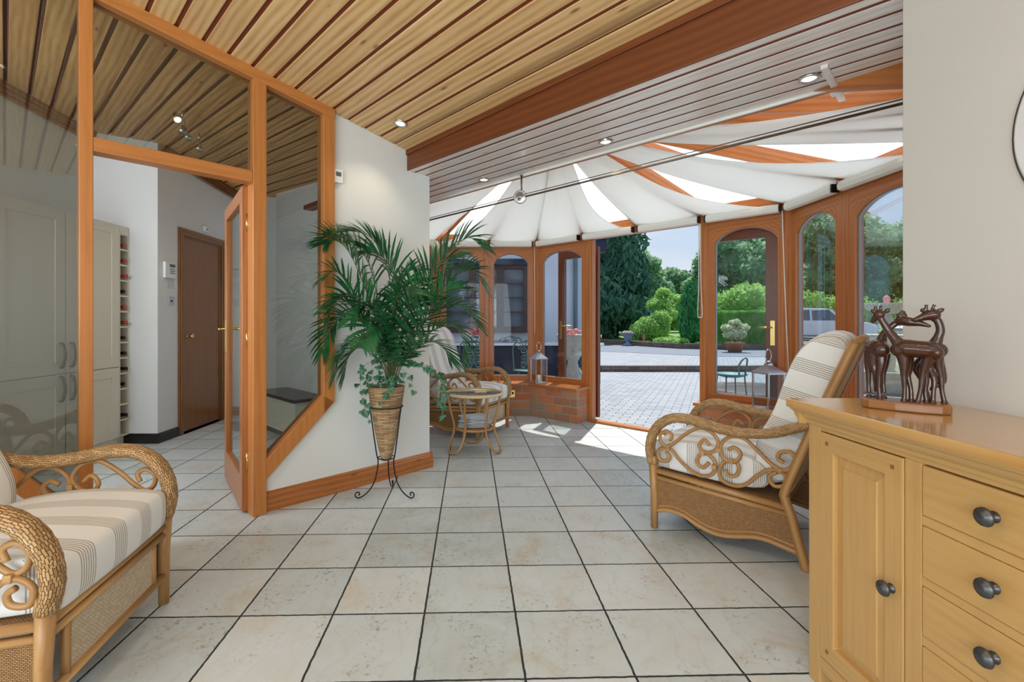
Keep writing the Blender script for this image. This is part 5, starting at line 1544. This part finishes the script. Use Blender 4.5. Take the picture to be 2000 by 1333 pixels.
# bar of chrome spotlights on the kitchen ceiling
c0 = on_plane(342, 205, zk)
t = thing('spotlight_bar', 'chrome bar with four small spotlights on the kitchen ceiling', 'ceiling light', c0)
dr = Vector((-.30, .95, 0)).normalized()
def kz(p): return Vector((p.x, p.y, zk((p.x + p.y) / R2, (p.y - p.x) / R2)))
pts = []
for k in range(9):
    p = kz(c0 + dr * (.075 * k) + Vector((math.sin(k * 1.1) * .035, 0, 0))); pts.append(p - EZ * .055)
mb = MB(); mb.tube(smooth_path(pts, 4), .006, 8); obj('bar', mb, M['steel'], t, world=True)
for k in (1, 7):
    mb = MB(); mb.tube([pts[k], pts[k] + EZ * .053], .008, 8); obj('mount', mb, M['steel'], t, world=True)
for k, i in enumerate((0, 3, 5, 8)):
    p = pts[i]; ax = Vector((.5 - .35 * (k % 2), -.35, -.75)).normalized()
    mb = MB(); mb.lathe([(0, 0), (.016, 0), (.018, .03), (.026, .05), (.028, .065), (.024, .062), (0, .058)], p - EZ * .012 + ax * .004, 16, axis=ax); s_ = obj('spotlight', mb, M['steel'], t, world=True)
    mb = MB(); mb.lathe([(0, .060), (.022, .060), (.022, .064), (0, .064)], p - EZ * .012 + ax * .004, 16, axis=ax); obj('bulb', mb, M['lamp'] if k == 0 else M['steel'], s_, world=True)
add_light('kitchen_spot_glow', 'SPOT', 8, pts[4] - EZ * .1, pts[4] - EZ * 1, .05, color=(1, .9, .75), spot=2.4)
# ================================================================== OUTSIDE
GZ = -.03
g_ = MB(); g_.prism([(-14, 5.0), (-14, 12.2), (30, 12.2), (30, -6), (2.2, -6), (1.9, 1.8), (2.56, 2.5), (2.56, 4.0), (.62, 5.9), (-.6, 5.9), (-1.9, 4.9)], (0, 0, -.2), (1, 0, 0), (0, 1, 0), (0, 0, .2 + GZ + .02))
struct('ground_paving', g_, M['paving'])
# raised forecourt behind a low brick step
g_ = MB(); g_.prism([(-14, 11.0), (5.6, 10.95), (9.5, 11.2), (30, 11.4), (30, 30), (-14, 30)], (0, 0, -.1), (1, 0, 0), (0, 1, 0), (0, 0, .208))
struct('ground_forecourt', g_, M['paving'])
g_ = MB(); g_.prism([(-14, 10.84), (5.6, 10.79), (9.5, 11.04), (30, 11.24), (30, 11.46), (9.5, 11.26), (5.6, 11.01), (-14, 11.06)], (0, 0, -.1), (1, 0, 0), (0, 1, 0), (0, 0, .222))
struct('ground_step', g_, M['kerbbrick'])
g_ = MB(); g_.prism([(-14, 17.2), (3.3, 17.0), (6.8, 13.9), (12, 13.2), (30, 13.6), (30, 40), (-14, 40)], (0, 0, .0), (1, 0, 0), (0, 1, 0), (0, 0, .116))
struct('ground_drive', g_, M['asphalt'])
kerb = [(-6, 21.8), (4.4, 21.9), (6.2, 20.6), (7.4, 17.9), (8.8, 17.2), (13.4, 17.2)]
g_ = MB()
for a, b in zip(kerb[:-1], kerb[1:]): g_.beam((a[0], a[1], .18), (b[0], b[1], .18), .26, .26, e0=.1, e1=.1)
struct('ground_kerb', g_, M['kerbbrick'])
g_ = MB(); g_.prism([(-60, 22.0), (4.4, 22.05), (6.3, 20.8), (7.5, 18.05), (8.8, 17.35), (13.4, 17.35), (14, 33), (90, 33), (90, 120), (-60, 120)], (0, 0, 0), (1, 0, 0), (0, 1, 0), (0, 0, .24))
lawn = obj('lawn', g_, M['grass']); tag(lawn, 'grass bank beyond the brick kerb of the drive', 'grass', kind='stuff')

# ---- house wing seen through the left windows
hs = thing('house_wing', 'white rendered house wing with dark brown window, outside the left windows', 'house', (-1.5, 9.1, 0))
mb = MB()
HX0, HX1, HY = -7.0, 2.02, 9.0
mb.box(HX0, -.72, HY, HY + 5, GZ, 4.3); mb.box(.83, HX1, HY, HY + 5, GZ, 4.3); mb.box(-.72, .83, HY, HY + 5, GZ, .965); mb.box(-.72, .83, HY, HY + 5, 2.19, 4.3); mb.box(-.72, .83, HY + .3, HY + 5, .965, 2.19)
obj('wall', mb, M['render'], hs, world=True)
mb = MB(); mb.box(-.80, .88, HY - .05, HY + .1, 2.19, 2.30); obj('lintel', mb, M['navy'], hs, world=True)
mb = MB(); mb.box(-.78, 1.02, HY - .10, HY + .06, .915, .965); obj('window_sill', mb, M['darkwin'], hs, world=True)
mb = MB(); mb.box(-.72, .83, HY + .10, HY + .11, .965, 2.19); obj('window_pane', mb, M['carglass'], hs, world=True)
for i, (x0, x1) in enumerate(((-.72, -.20), (-.20, .32), (.32, .83))):
    mb = MB(); mb.ring([(x0, .965), (x1, .965), (x1, 2.19), (x0, 2.19)], [(x0 + .07, 1.035), (x1 - .07, 1.035), (x1 - .07, 2.12), (x0 + .07, 2.12)], (0, HY + .02, 0), (1, 0, 0), (0, 0, 1), (0, .07, 0))
    for z in (1.305, 1.577, 1.848): mb.box(x0 + .07, x1 - .07, HY + .03, HY + .08, z - .012, z + .012)
    obj('window_casement', mb, M['darkwin'], hs, world=True)
mb = MB(); mb.tube([(1.72, HY - .06, GZ), (1.72, HY - .06, 4.0)], .042, 10); obj('downpipe', mb, M['carglass'], hs, world=True)
mb = MB()
mb.prism([(HY - .45, 3.25), (HY + 2.6, 5.2), (HY + 5.6, 3.25), (HY + 5.6, 3.4), (HY + 2.6, 5.35), (HY - .45, 3.4)], (HX0 - .3, 0, 0), (0, 1, 0), (0, 0, 1), (HX1 - HX0 + .6, 0, 0))
obj('roof', mb, M['roof_tiles'], hs, world=True)
mb = MB(); mb.box(2.06, 2.28, 8.86, 9.10, 2.42, 2.66); mb.box(2.02, 2.34, 8.80, 9.16, 2.66, 2.71); o = obj('wall_lamp', mb, M['navy']); tag(o, 'dark blue outdoor box lamp at the corner of the house wing, by the doorway', 'outdoor lamp')
mb2 = MB(); mb2.box(2.00, 2.07, 8.95, 9.02, 2.50, 2.56); obj('bracket', mb2, M['navy'], o)

# ---- patio table and ornate chairs
t = thing('patio_table', 'long patio table with white top and dark blue block beneath it outside the left windows', 'table', (.55, 8.1, GZ))
mb = MB(); mb.box(-.75, 1.95, 7.72, 8.30, .735, .775); obj('tabletop', mb, M['carwhite'], t, world=True, bevel=.005)
mb = MB(); mb.box(-.70, 1.90, 7.77, 8.25, .10, .734); obj('under_block', mb, M['navy'], t, world=True)  # solid dark blue block filling the space under the top
for x in (-.6, 1.8):
    for y in (7.85, 8.15):
        mb = MB(); mb.box(x - .03, x + .03, y - .03, y + .03, GZ, .10); obj('leg', mb, M['navy'], t, world=True)
def metal_chair(loc, rz, label):
    t = thing('cast_metal_chair', label, 'garden chair', loc, rz, 'ornate cast metal garden chairs')
    m = M['verdigris']
    # back: outer loop and scrolls, in plane y = -.20
    yb = -.20
    mb = MB(); mb.tube(smooth_path([(-.19, yb, .44), (-.20, yb - .02, .60), (-.205, yb - .03, .78), (-.15, yb - .04, .86), (-.10, yb - .04, .84)], 5), .010, 8)
    mb.tube(smooth_path([(.19, yb, .44), (.20, yb - .02, .60), (.205, yb - .03, .78), (.15, yb - .04, .86), (.10, yb - .04, .84)], 5), .010, 8); obj('back_frame', mb, m, t)
    def curl(cx, cz, r, sx, turns=1.5, st=0):
        return [(cx + sx * r * (1 - .75 * k / 20) * math.cos(st + turns * 2 * PI * k / 20), yb - .03, cz + r * (1 - .75 * k / 20) * math.sin(st + turns * 2 * PI * k / 20)) for k in range(21)]
    for sx in (-1, 1):
        for (cx, cz, r, st) in ((.055, .84, .045, 0), (.06, .74, .05, 1.5), (.05, .64, .045, 3.0), (.06, .53, .05, .8), (.115, .79, .035, 2)):
            mb = MB(); mb.tube(curl(sx * cx, cz, r, sx, 1.4, st), .0075, 6); obj('scroll', mb, m, t)
    mb = MB(); mb.ball((0, yb - .03, .69), (.030, .012, .055), 12, 8); mb.ball((0, yb - .03, .58), (.024, .010, .045), 12, 8); mb.ball((0, yb - .03, .88), (.05, .010, .020), 12, 8); obj('back_rosette', mb, m, t)
    mb = MB(); mb.lathe([(0, .43), (.20, .43), (.215, .438), (.20, .448), (0, .442)], n=20); obj('seat', mb, m, t)
    for k in range(4):
        a = PI / 4 + k * PI / 2
        mb = MB(); mb.tube(smooth_path([(.16 * math.cos(a), .16 * math.sin(a), .435), (.20 * math.cos(a), .20 * math.sin(a), .28), (.17 * math.cos(a), .17 * math.sin(a), .12), (.23 * math.cos(a), .23 * math.sin(a), .008)], 4), .010, 6); obj('leg', mb, m, t)
    return t
ch0 = metal_chair((-.16, 7.12, GZ), .1, 'ornate verdigris metal chair at the patio table, seen behind the far armchair')
dup(ch0, (.64, 7.05, GZ), -.05, 'ornate verdigris metal chair at the patio table, centred in the window facing the house wall')
dup(ch0, (.50, 8.56, GZ), PI, 'ornate metal chair on the house side of the patio table')
dup(ch0, (1.36, 7.50, GZ), .2, 'ornate metal chair at the right end of the patio table, beside the stone planter')
# red hanging flowers
t = thing('flower_pot', 'small pot of red flowers on the patio table near the house window', 'flower pot', (-.15, 7.95, .775))
mb = MB(); mb.lathe([(0, 0), (.05, 0), (.075, .10), (.07, .105), (0, .10)], n=16); obj('pot', mb, M['navy'], t)
mb = MB(); rnd = random.Random(2)
for k in range(26): mb.ball((rnd.uniform(-.09, .09), rnd.uniform(-.08, .08), .12 + rnd.uniform(0, .12)), .018 + rnd.random() * .012, 6, 4)
obj('flowers', mb, M['flower_red'], t)
# carved stone planter
t = thing('stone_planter', 'carved stone pedestal planter with pink flowers outside the window left of the doorway', 'stone planter', (1.28, 6.85, GZ))
mb = MB(); mb.lathe([(0, 0), (.16, 0), (.16, .08), (.12, .11), (.09, .17), (.12, .28), (.15, .36), (.13, .44), (.085, .50), (.07, .58), (.10, .64), (.16, .74), (.20, .86), (.225, .93), (.235, .97), (.20, .965), (.15, .93), (0, .93)], n=28); obj('pedestal_bowl', mb, M['stone'], t)
mb = MB(); rnd = random.Random(9)
for k in range(10):
    a = k * 2 * PI / 10
    mb.ball((.14 * math.cos(a), .14 * math.sin(a), .34 + .05 * math.sin(k * 2.1)), (.035, .035, .075), 8, 6)
    mb.ball((.16 * math.cos(a + .3), .16 * math.sin(a + .3), .78), (.035, .035, .05), 8, 6)
obj('carved_ornament', mb, M['stone'], t)
mb = MB()
for k in range(22): mb.ball((rnd.uniform(-.13, .13), rnd.uniform(-.13, .13), .97 + rnd.uniform(0, .09)), .018 + rnd.random() * .016, 6, 4)
obj('flowers', mb, M['flower_pink'], t)

# ---- foliage builders
def blob_crown(mb, blobs, leaf, n, seed, droop=0.0, up=.4):
    r = np.random.RandomState(seed)
    for (c, rad) in blobs:
        rad = rad if isinstance(rad, tuple) else (rad, rad, rad)
        c = Vector(c)
        def fn(a, b, c=c, rad=rad):
            d = Vector((math.sin(PI * b) * math.cos(2 * PI * a), math.sin(PI * b) * math.sin(2 * PI * a), -math.cos(PI * b)))
            f = .82 + .16 * noise.noise(d * 2.3 + c)
            return c + Vector((d.x * rad[0], d.y * rad[1], d.z * rad[2])) * f
        mb.grid(fn, 14, 9)
    tot = sum((b[1][0] if isinstance(b[1], tuple) else b[1]) ** 2 for b in blobs)
    V = []; F = []; U = []
    for (c, rad) in blobs:
        rad = rad if isinstance(rad, tuple) else (rad, rad, rad)
        k = int(n * rad[0] ** 2 / tot)
        D = r.normal(size=(k, 3)); D /= np.linalg.norm(D, axis=1)[:, None]
        R_ = r.uniform(.80, 1.10, k)
        Pp = np.array(c) + D * np.array(rad) * R_[:, None]
        T = r.normal(size=(k, 3)); T[:, 2] -= droop * 2
        T /= np.linalg.norm(T, axis=1)[:, None]
        Nn = D + r.normal(size=(k, 3)) * .7 + np.array((0, 0, up))
        B = np.cross(Nn, T); B /= (np.linalg.norm(B, axis=1)[:, None] + 1e-6)
        s = leaf * r.uniform(.6, 1.3, k)[:, None]
        T = T * s * (1 + droop); B = B * s * .55
        for q in range(k):
            o = len(V)
            V += [tuple(Pp[q] - T[q]), tuple(Pp[q] + B[q]), tuple(Pp[q] + T[q]), tuple(Pp[q] - B[q])]
            F.append((o, o + 1, o + 2, o + 3)); U.append([(0, 0)] * 4)
    mb.add(V, F, U, False)
def tree(name, label, cat, loc, blobs, mat, leaf, n, seed, trunk=.2, group=None, droop=0, th=None):
    loc = (loc[0], loc[1], .252)
    t = thing(name, label, cat, loc, 0, group)
    mb = MB(); blob_crown(mb, blobs, leaf, n, seed, droop); mb.v = [(a, b, max(.015, c)) for a, b, c in mb.v]; obj('foliage', mb, M[mat], t)
    h = th or max(b[0][2] for b in blobs) * .8
    mb = MB(); mb.tube([(0, 0, .0), (.05, 0, h * .5), (0, .05, h)], [trunk, trunk * .7, trunk * .3], 8); obj('trunk', mb, M['bark'], t)
    return t
GT = 'trees beyond the drive'
rnd = random.Random(21)
def broad(h, r, seed, nb=11):
    q = random.Random(seed); out = [((0, 0, h * .58), (r * .75, r * .75, h * .30))]
    for k in range(nb):
        a = k * 2.4 + q.uniform(-.3, .3); f = (k + .5) / nb
        rr = r * (.72 - .45 * abs(f - .35)); s_ = r * q.uniform(.30, .46)
        out.append(((rr * math.cos(a), rr * math.sin(a), h * (.22 + .62 * f)), (s_, s_, s_ * .8)))
    out.append(((q.uniform(-.2, .2) * r, 0, h * .88), (r * .32, r * .32, h * .12)))
    return out
con = [((0, 0, 3.8), (1.9, 1.9, 3.6))]
for k in range(20):
    a = k * 2.4; z = .9 + 7.6 * k / 20; rr = 2.5 * (1 - .055 * k)
    con.append(((rr * .62 * math.cos(a), rr * .62 * math.sin(a), z), (1.15 * (1 - .02 * k), 1.15 * (1 - .02 * k), .62)))
con.append(((0, 0, 8.6), (.9, .9, 1.0)))
tree('conifer', 'big dark shaggy conifer just left of the sky gap in the doorway', 'tree', (6.55, 25.2, .2), con, 'tree_dark', .16, 15000, 1, .3, GT, .7)
tree('tree', 'loose mid green tree right of the dark conifer', 'tree', (10.4, 32, .2), broad(5.6, 2.1, 3), 'tree_mid', .15, 6000, 3, .2, GT)
tree('tree', 'mid green tree behind the conifer, lower left of the doorway sky', 'tree', (9.2, 37, .2), broad(5.9, 2.6, 4), 'tree_mid', .15, 5000, 4, .2, GT)
tree('tree', 'round distant tree in the middle of the doorway view', 'tree', (15.4, 40, .2), broad(5.4, 2.4, 5), 'tree_mid', .16, 5000, 5, .2, GT)
tree('tree', 'distant bluish tree low on the skyline of the doorway view', 'tree', (20.5, 52, .2), broad(6.3, 3.6, 6), 'tree_dark', .22, 4500, 6, .2, GT)
tree('tree', 'pointed tree behind the conical cypress at the right doorpost', 'tree', (15.2, 33, .2), [((0, 0, 2.2), (1.1, 1.1, 2.2)), ((0, 0, 4.2), (.7, .7, 1.6)), ((.1, 0, 5.6), (.35, .35, .9)), ((.7, 0, 3.0), .7), ((-.7, .2, 3.2), .7)], 'tree_mid', .14, 4200, 7, .2, GT)
tree('cypress', 'dense conical cypress standing against the right doorpost', 'tree', (8.72, 20.0, .2), [((0, 0, 1.05), (.50, .50, 1.05)), ((0, 0, 1.55), (.40, .40, .90)), ((0, 0, 2.0), (.22, .22, .50)), ((.05, 0, .55), (.50, .50, .5))], 'cypress', .055, 9000, 8, .1, None, 1.2)
tree('shrub', 'pale rounded shrub left of the conical cypress', 'shrub', (7.55, 21.5, .2), [((0, 0, .55), (.75, .6, .55)), ((.4, 0, .95), (.45, .45, .4)), ((-.5, 0, .45), (.5, .5, .4))], 'tree_light', .06, 4200, 9, .06, 'shrubs beyond the kerb')
tree('shrub', 'taller light green shrub behind the pale rounded shrub', 'shrub', (10.8, 28.2, .2), broad(2.9, 1.3, 12, 7), 'tree_light', .08, 4200, 12, .1, 'shrubs beyond the kerb')
tree('shrub', 'low yellow green ground shrub along the kerb', 'shrub', (7.65, 19.5, .2), [((0, 0, .10), (.7, .35, .14))], 'tree_light', .05, 900, 13, .03, 'shrubs beyond the kerb')
tree('tree', 'large tree filling the window right of the doorway', 'tree', (18.2, 34, .2), broad(7.9, 3.4, 14, 14), 'tree_mid', .16, 9000, 14, .3, GT)
tree('tree', 'large tree behind the parked white car', 'tree', (27.2, 37, .2), broad(10.3, 3.8, 15, 15), 'tree_mid', .17, 10000, 15, .3, GT)
tree('tree', 'broad tree behind the fountain', 'tree', (36.4, 40.5, .2), broad(10.0, 4.4, 16, 15), 'tree_mid', .18, 9000, 16, .3, GT)
tree('tree', 'tree behind the left part of the right-hand windows, between two bigger crowns', 'tree', (28.5, 48, .2), broad(11.0, 5.0, 17, 12), 'tree_dark', .17, 5000, 17, .3, GT)
tree('shrub', 'bright light green shrub above the clipped hedge', 'shrub', (12.1, 22.5, .2), broad(2.6, 1.9, 18, 9), 'tree_light', .09, 5000, 18, .1, 'shrubs beyond the kerb')
tree('shrub', 'bright green shrub bank behind the parked white car', 'shrub', (19.5, 29.5, .2), [((0, 0, 1.3), (2.9, .8, 1.4)), ((3.2, .4, 1.2), (2.2, .8, 1.3)), ((-2, .2, 1.4), (1.5, .8, 1.2))], 'tree_light', .10, 7000, 19, .1, 'shrubs beyond the kerb')
tree('shrub', 'green shrub behind the fountain', 'shrub', (26.5, 28.5, .2), [((0, 0, 1.2), (2.6, 1.0, 1.3)), ((2.6, .4, 1.3), (1.8, .8, 1.3))], 'tree_light', .10, 4200, 20, .1, 'shrubs beyond the kerb')
# clipped hedge
t = thing('hedge', 'clipped box-shaped green hedge behind the window right of the doorway', 'hedge', (11.2, 17.9, .25))
mb = MB(); rr = np.random.RandomState(4)
mb.box(-2.30, .33, -.38, .38, .0, 1.22)
V = []; F = []
for k in range(8000):
    face = rr.rand()
    if face < .62: p = Vector((rr.uniform(-2.35, .38), -.40 + rr.uniform(-.03, .04), rr.uniform(0, 1.25)))
    elif face < .85: p = Vector((rr.uniform(-2.35, .38), rr.uniform(-.4, .4), 1.25 + rr.uniform(-.03, .035)))
    else: p = Vector((-2.35 if rr.rand() < .5 else .38, rr.uniform(-.4, .4), rr.uniform(0, 1.25)))
    a = Vector(rr.normal(size=3)).normalized() * .034; b = a.cross(Vector(rr.normal(size=3))).normalized() * .022
    o = len(V); V += [p - a, p + b, p + a, p - b]; F.append((o, o + 1, o + 2, o + 3))
mb.add(V, F, [[(0, 0)] * 4] * len(F)); obj('foliage', mb, M['hedge'], t)
mb = MB(); mb.tube([(-1, 0, .0), (-1, 0, .3)], .03, 6); obj('stem', mb, M['bark'], t)
# potted pale shrub in front of the hedge
t = thing('potted_shrub', 'pale leaved shrub in a terracotta pot in front of the clipped hedge', 'potted plant', (8.35, 15.9, .116))
mb = MB(); mb.lathe([(0, 0), (.20, 0), (.27, .26), (.30, .27), (.30, .33), (.26, .33), (.24, .28), (0, .28)], n=24); obj('pot', mb, M['terra'], t)
mb = MB(); blob_crown(mb, [((0, 0, .62), (.34, .34, .20)), ((.22, 0, .82), (.24, .24, .12)), ((-.22, 0, .80), (.22, .22, .12)), ((0, 0, .98), (.18, .18, .10))], .045, 1500, 31); obj('foliage', mb, M['pale_leaf'] if 'pale_leaf' in M else M['tree_light'], t)
mb = MB(); mb.tube([(0, 0, .26), (0, 0, .7)], .02, 6); obj('stem', mb, M['bark'], t)
# urn on the drive edge
t = thing('garden_urn', 'blue grey footed garden urn with yellow flowers at the far edge of the drive', 'urn', (6.10, 20.2, .116), scale=1.0)
mb = MB(); mb.lathe([(0, 0), (.20, 0), (.20, .05), (.09, .10), (.07, .17), (.11, .22), (.17, .30), (.19, .42), (.24, .48), (.30, .52), (.30, .55), (.22, .54), (0, .50)], n=24); obj('urn_body', mb, M['urnblue'], t)
mb = MB(); rnd = random.Random(3)
for k in range(26): mb.ball((rnd.uniform(-.18, .18), rnd.uniform(-.18, .18), .54 + rnd.uniform(0, .06)), .035, 6, 4)
obj('flowers', mb, M['flower_pale'], t)
# little ornament
t = thing('garden_ornament', 'small terracotta ornament on the grass right of the blue grey urn', 'ornament', (7.0, 20.85, .24))
mb = MB(); mb.lathe([(0, 0), (.10, 0), (.10, .05), (.05, .08), (.09, .16), (.07, .24), (.04, .28), (.05, .33), (0, .37)], n=16); obj('figure', mb, M['terra'], t)
mb = MB(); mb.lathe([(0, -.02), (.13, -.02), (.13, .02), (0, .02)], n=16); obj('base', mb, M['stone'], t)
# wire garden chair near the window right of the doorway
t = thing('wire_chair', 'dark green round-seated metal garden chair outside behind the right lantern', 'garden chair', (3.36, 6.5, GZ))
m = M['verdigris']
mb = MB(); mb.lathe([(0, .40), (.10, .40), (.19, .425), (.215, .45), (.19, .44), (0, .415)], n=28); obj('seat', mb, m, t)
for k in range(4):
    a = PI / 4 + k * PI / 2
    mb = MB(); mb.tube([(.17 * math.cos(a), .17 * math.sin(a), .44), (.21 * math.cos(a), .21 * math.sin(a), .008)], .010, 6); obj('leg', mb, m, t)
mb = MB(); mb.tube(smooth_path([(.02, -.18, .44), (.0, -.20, .56), (.05, -.22, .66), (.12, -.18, .66), (.15, -.12, .56), (.14, -.10, .44)], 5), .011, 8); obj('back', mb, m, t)
# pond ring beyond it
mb = MB(); mb.lathe([(.62, 0), (.82, 0), (.82, .10), (.78, .13), (.66, .13), (.62, .10)], (4.25, 7.35, GZ), n=48); o = obj('pond_edging', mb, M['kerbbrick']); tag(o, 'low round brick edging on the paving outside the window right of the doorway', 'pond edging')
mb = MB(); mb.lathe([(0, .06), (.62, .06), (.62, .07), (0, .07)], (4.25, 7.35, GZ), n=32); obj('water_surface', mb, M['carglass'], o)

# fountain
FX, FY = 6.95, 8.25
t = thing('fountain', 'tiered stone garden fountain with falling water behind the giraffe carving', 'fountain', (FX, FY, GZ))
mb = MB(); mb.lathe([(0, 0), (1.05, 0), (1.10, .05), (1.08, .30), (1.14, .36), (1.02, .36), (.98, .10), (0, .10)], n=48); obj('basin', mb, M['fstone'], t)
mb = MB(); mb.lathe([(.20, .08), (.20, .25), (.11, .32), (.13, .55), (.10, .70), (.10, .78), (0, .78)], n=20); obj('stem', mb, M['fstone'], t)
mb = MB(); mb.lathe([(0, .74), (.12, .75), (.40, .82), (.50, .90), (.51, .93), (.46, .91), (0, .86)], n=40); obj('bowl', mb, M['fstone'], t)
mb = MB(); mb.lathe([(.09, .86), (.06, 1.0), (.09, 1.15), (.06, 1.30), (0, 1.30)], n=16); obj('stem', mb, M['fstone'], t)
mb = MB(); mb.lathe([(0, 1.27), (.08, 1.28), (.27, 1.36), (.34, 1.44), (.35, 1.47), (.31, 1.45), (0, 1.40)], n=40); obj('bowl', mb, M['fstone'], t)
mb = MB(); mb.lathe([(0, 1.40), (.06, 1.42), (.04, 1.48), (.055, 1.54), (.035, 1.59), (0, 1.61)], n=16); obj('finial', mb, M['flower_pink'], t)
def veil(r0, r1, z0, z1, n, seed, k_):
    q = random.Random(seed); mb = MB()
    for k in range(n):
        a = 2 * PI * k / n + q.uniform(-.03, .03); rr0 = r0; rr1 = r1 + q.uniform(-.03, .03)
        mb.tube([cyl(rr0, a, z0), cyl(rr0 + (rr1 - rr0) * .6, a, z0 - (z0 - z1) * .25), cyl(rr1, a, z1)], .0035, 4)
    obj('falling_water', mb, M['water'], t)
veil(.35, .42, 1.46, .88, 44, 1, 0); veil(.51, .66, .92, .12, 52, 2, 1)

# ---- cars
def car(label, loc, rz, L=4.8, H=1.75, Wd=1.9, low=False):
    t = thing('car', label, 'car', loc, rz, 'white cars parked on the drive')
    h = H
    body = [(-L / 2, .42), (-L / 2 + .02, .95), (-L / 2 + .12, 1.02), (L * .14, h * .58), (L * .40, h * .56), (L / 2 - .06, h * .48), (L / 2, .62), (L / 2 - .02, .34), (L / 2 - .4, .26), (-L / 2 + .3, .26)]
    mb = MB(); mb.prism(body, (0, -Wd / 2, 0), (1, 0, 0), (0, 0, 1), (0, Wd, 0)); obj('body', mb, M['carwhite'], t, bevel=.07, seg=3)
    cab = [(-L / 2 + .12, h * .57), (-L / 2 + .38, h * .95), (-L * .18, h), (L * .02, h * .985), (L * .09, h * .94), (L * .22, h * .57)]
    V = []; F = []; U = []
    n = len(cab)
    for sy_, ins in ((-1, 0), (1, 0)):
        for (x, z) in cab:
            k = (z - h * .57) / (h * .43)
            V.append((x, sy_ * (Wd / 2 - .05 - .16 * k), z))
    F = [tuple(range(n)), tuple(range(2 * n - 1, n - 1, -1))] + [(i, i + n, (i + 1) % n + n, (i + 1) % n) for i in range(n)]
    U = [[(0, 0)] * len(f) for f in F]
    mb = MB(); mb.add(V, F, U); obj('cabin', mb, M['carwhite'], t, bevel=.03)
    for sy_ in (-1, 1):
        def P2(x, z):
            k = (z - h * .57) / (h * .43); return Vector((x, sy_ * (Wd / 2 - .045 - .16 * k), z))
        for (x0, x1, x2, x3) in ((-L * .44, -L * .37, -L * .13, -L * .13), (-L * .11, -L * .11, L * .055, L * .16)):
            q4 = [P2(x0, h * .615), P2(x1, h * .92), P2(x2, h * .94), P2(x3, h * .615)]
            mb = MB(); mb.add(q4 + [p - Vector((0, sy_ * .02, 0)) for p in q4], [(0, 1, 2, 3), (7, 6, 5, 4)], [[(0, 0)] * 4] * 2); obj('side_window', mb, M['carglass'], t)
        for x in (-L * .31, L * .31):
            mb = MB(); mb.lathe([(0, 0), (.18, 0), (.20, .02), (.36, .02), (.36, .20), (0, .20)], (x, sy_ * (Wd / 2 + .01), .36), 24, axis=(0, -sy_, 0)); w = obj('wheel', mb, M['tyre'], t)
            mb = MB(); mb.lathe([(0, -.005), (.19, -.004), (.24, .012), (.24, .03), (0, .03)], (x, sy_ * (Wd / 2 + .012), .36), 20, axis=(0, -sy_, 0)); obj('hub', mb, M['steel'], w)
        mb = MB(); mb.ball((L * .13, sy_ * (Wd / 2 + .10), h * .62), (.06, .10, .075), 10, 7); obj('mirror', mb, M['tyre'] if not low else M['carwhite'], t)
        mb = MB(); mb.obox((L / 2 - .10, sy_ * (Wd / 2 - .22), h * .44), (.12, 0, 0), (0, .20, 0), (0, 0, .07)); obj('headlight', mb, M['steel'], t, bevel=.02)
    a = Vector((L * .085, 0, h * .93)); b = Vector((L * .215, 0, h * .60)); nn = Vector((.9, 0, .35)) * .012
    q4 = [a + Vector((0, -Wd / 2 + .26, 0)) + nn, a + Vector((0, Wd / 2 - .26, 0)) + nn, b + Vector((0, Wd / 2 - .12, 0)) + nn, b + Vector((0, -Wd / 2 + .12, 0)) + nn]
    mb = MB(); mb.add(q4, [(3, 2, 1, 0)], [[(0, 0)] * 4]); obj('windscreen', mb, M['carglass'], t, solid=.004)
    return t
car('white sport utility car parked behind the middle right-hand window, facing right', (18.3, 26.2, .116), -.30)
car('lower white car parked further right, its bonnet showing beside the fountain', (23.0, 24.6, .116), -2.6, L=4.3, H=1.42, Wd=1.75, low=True)
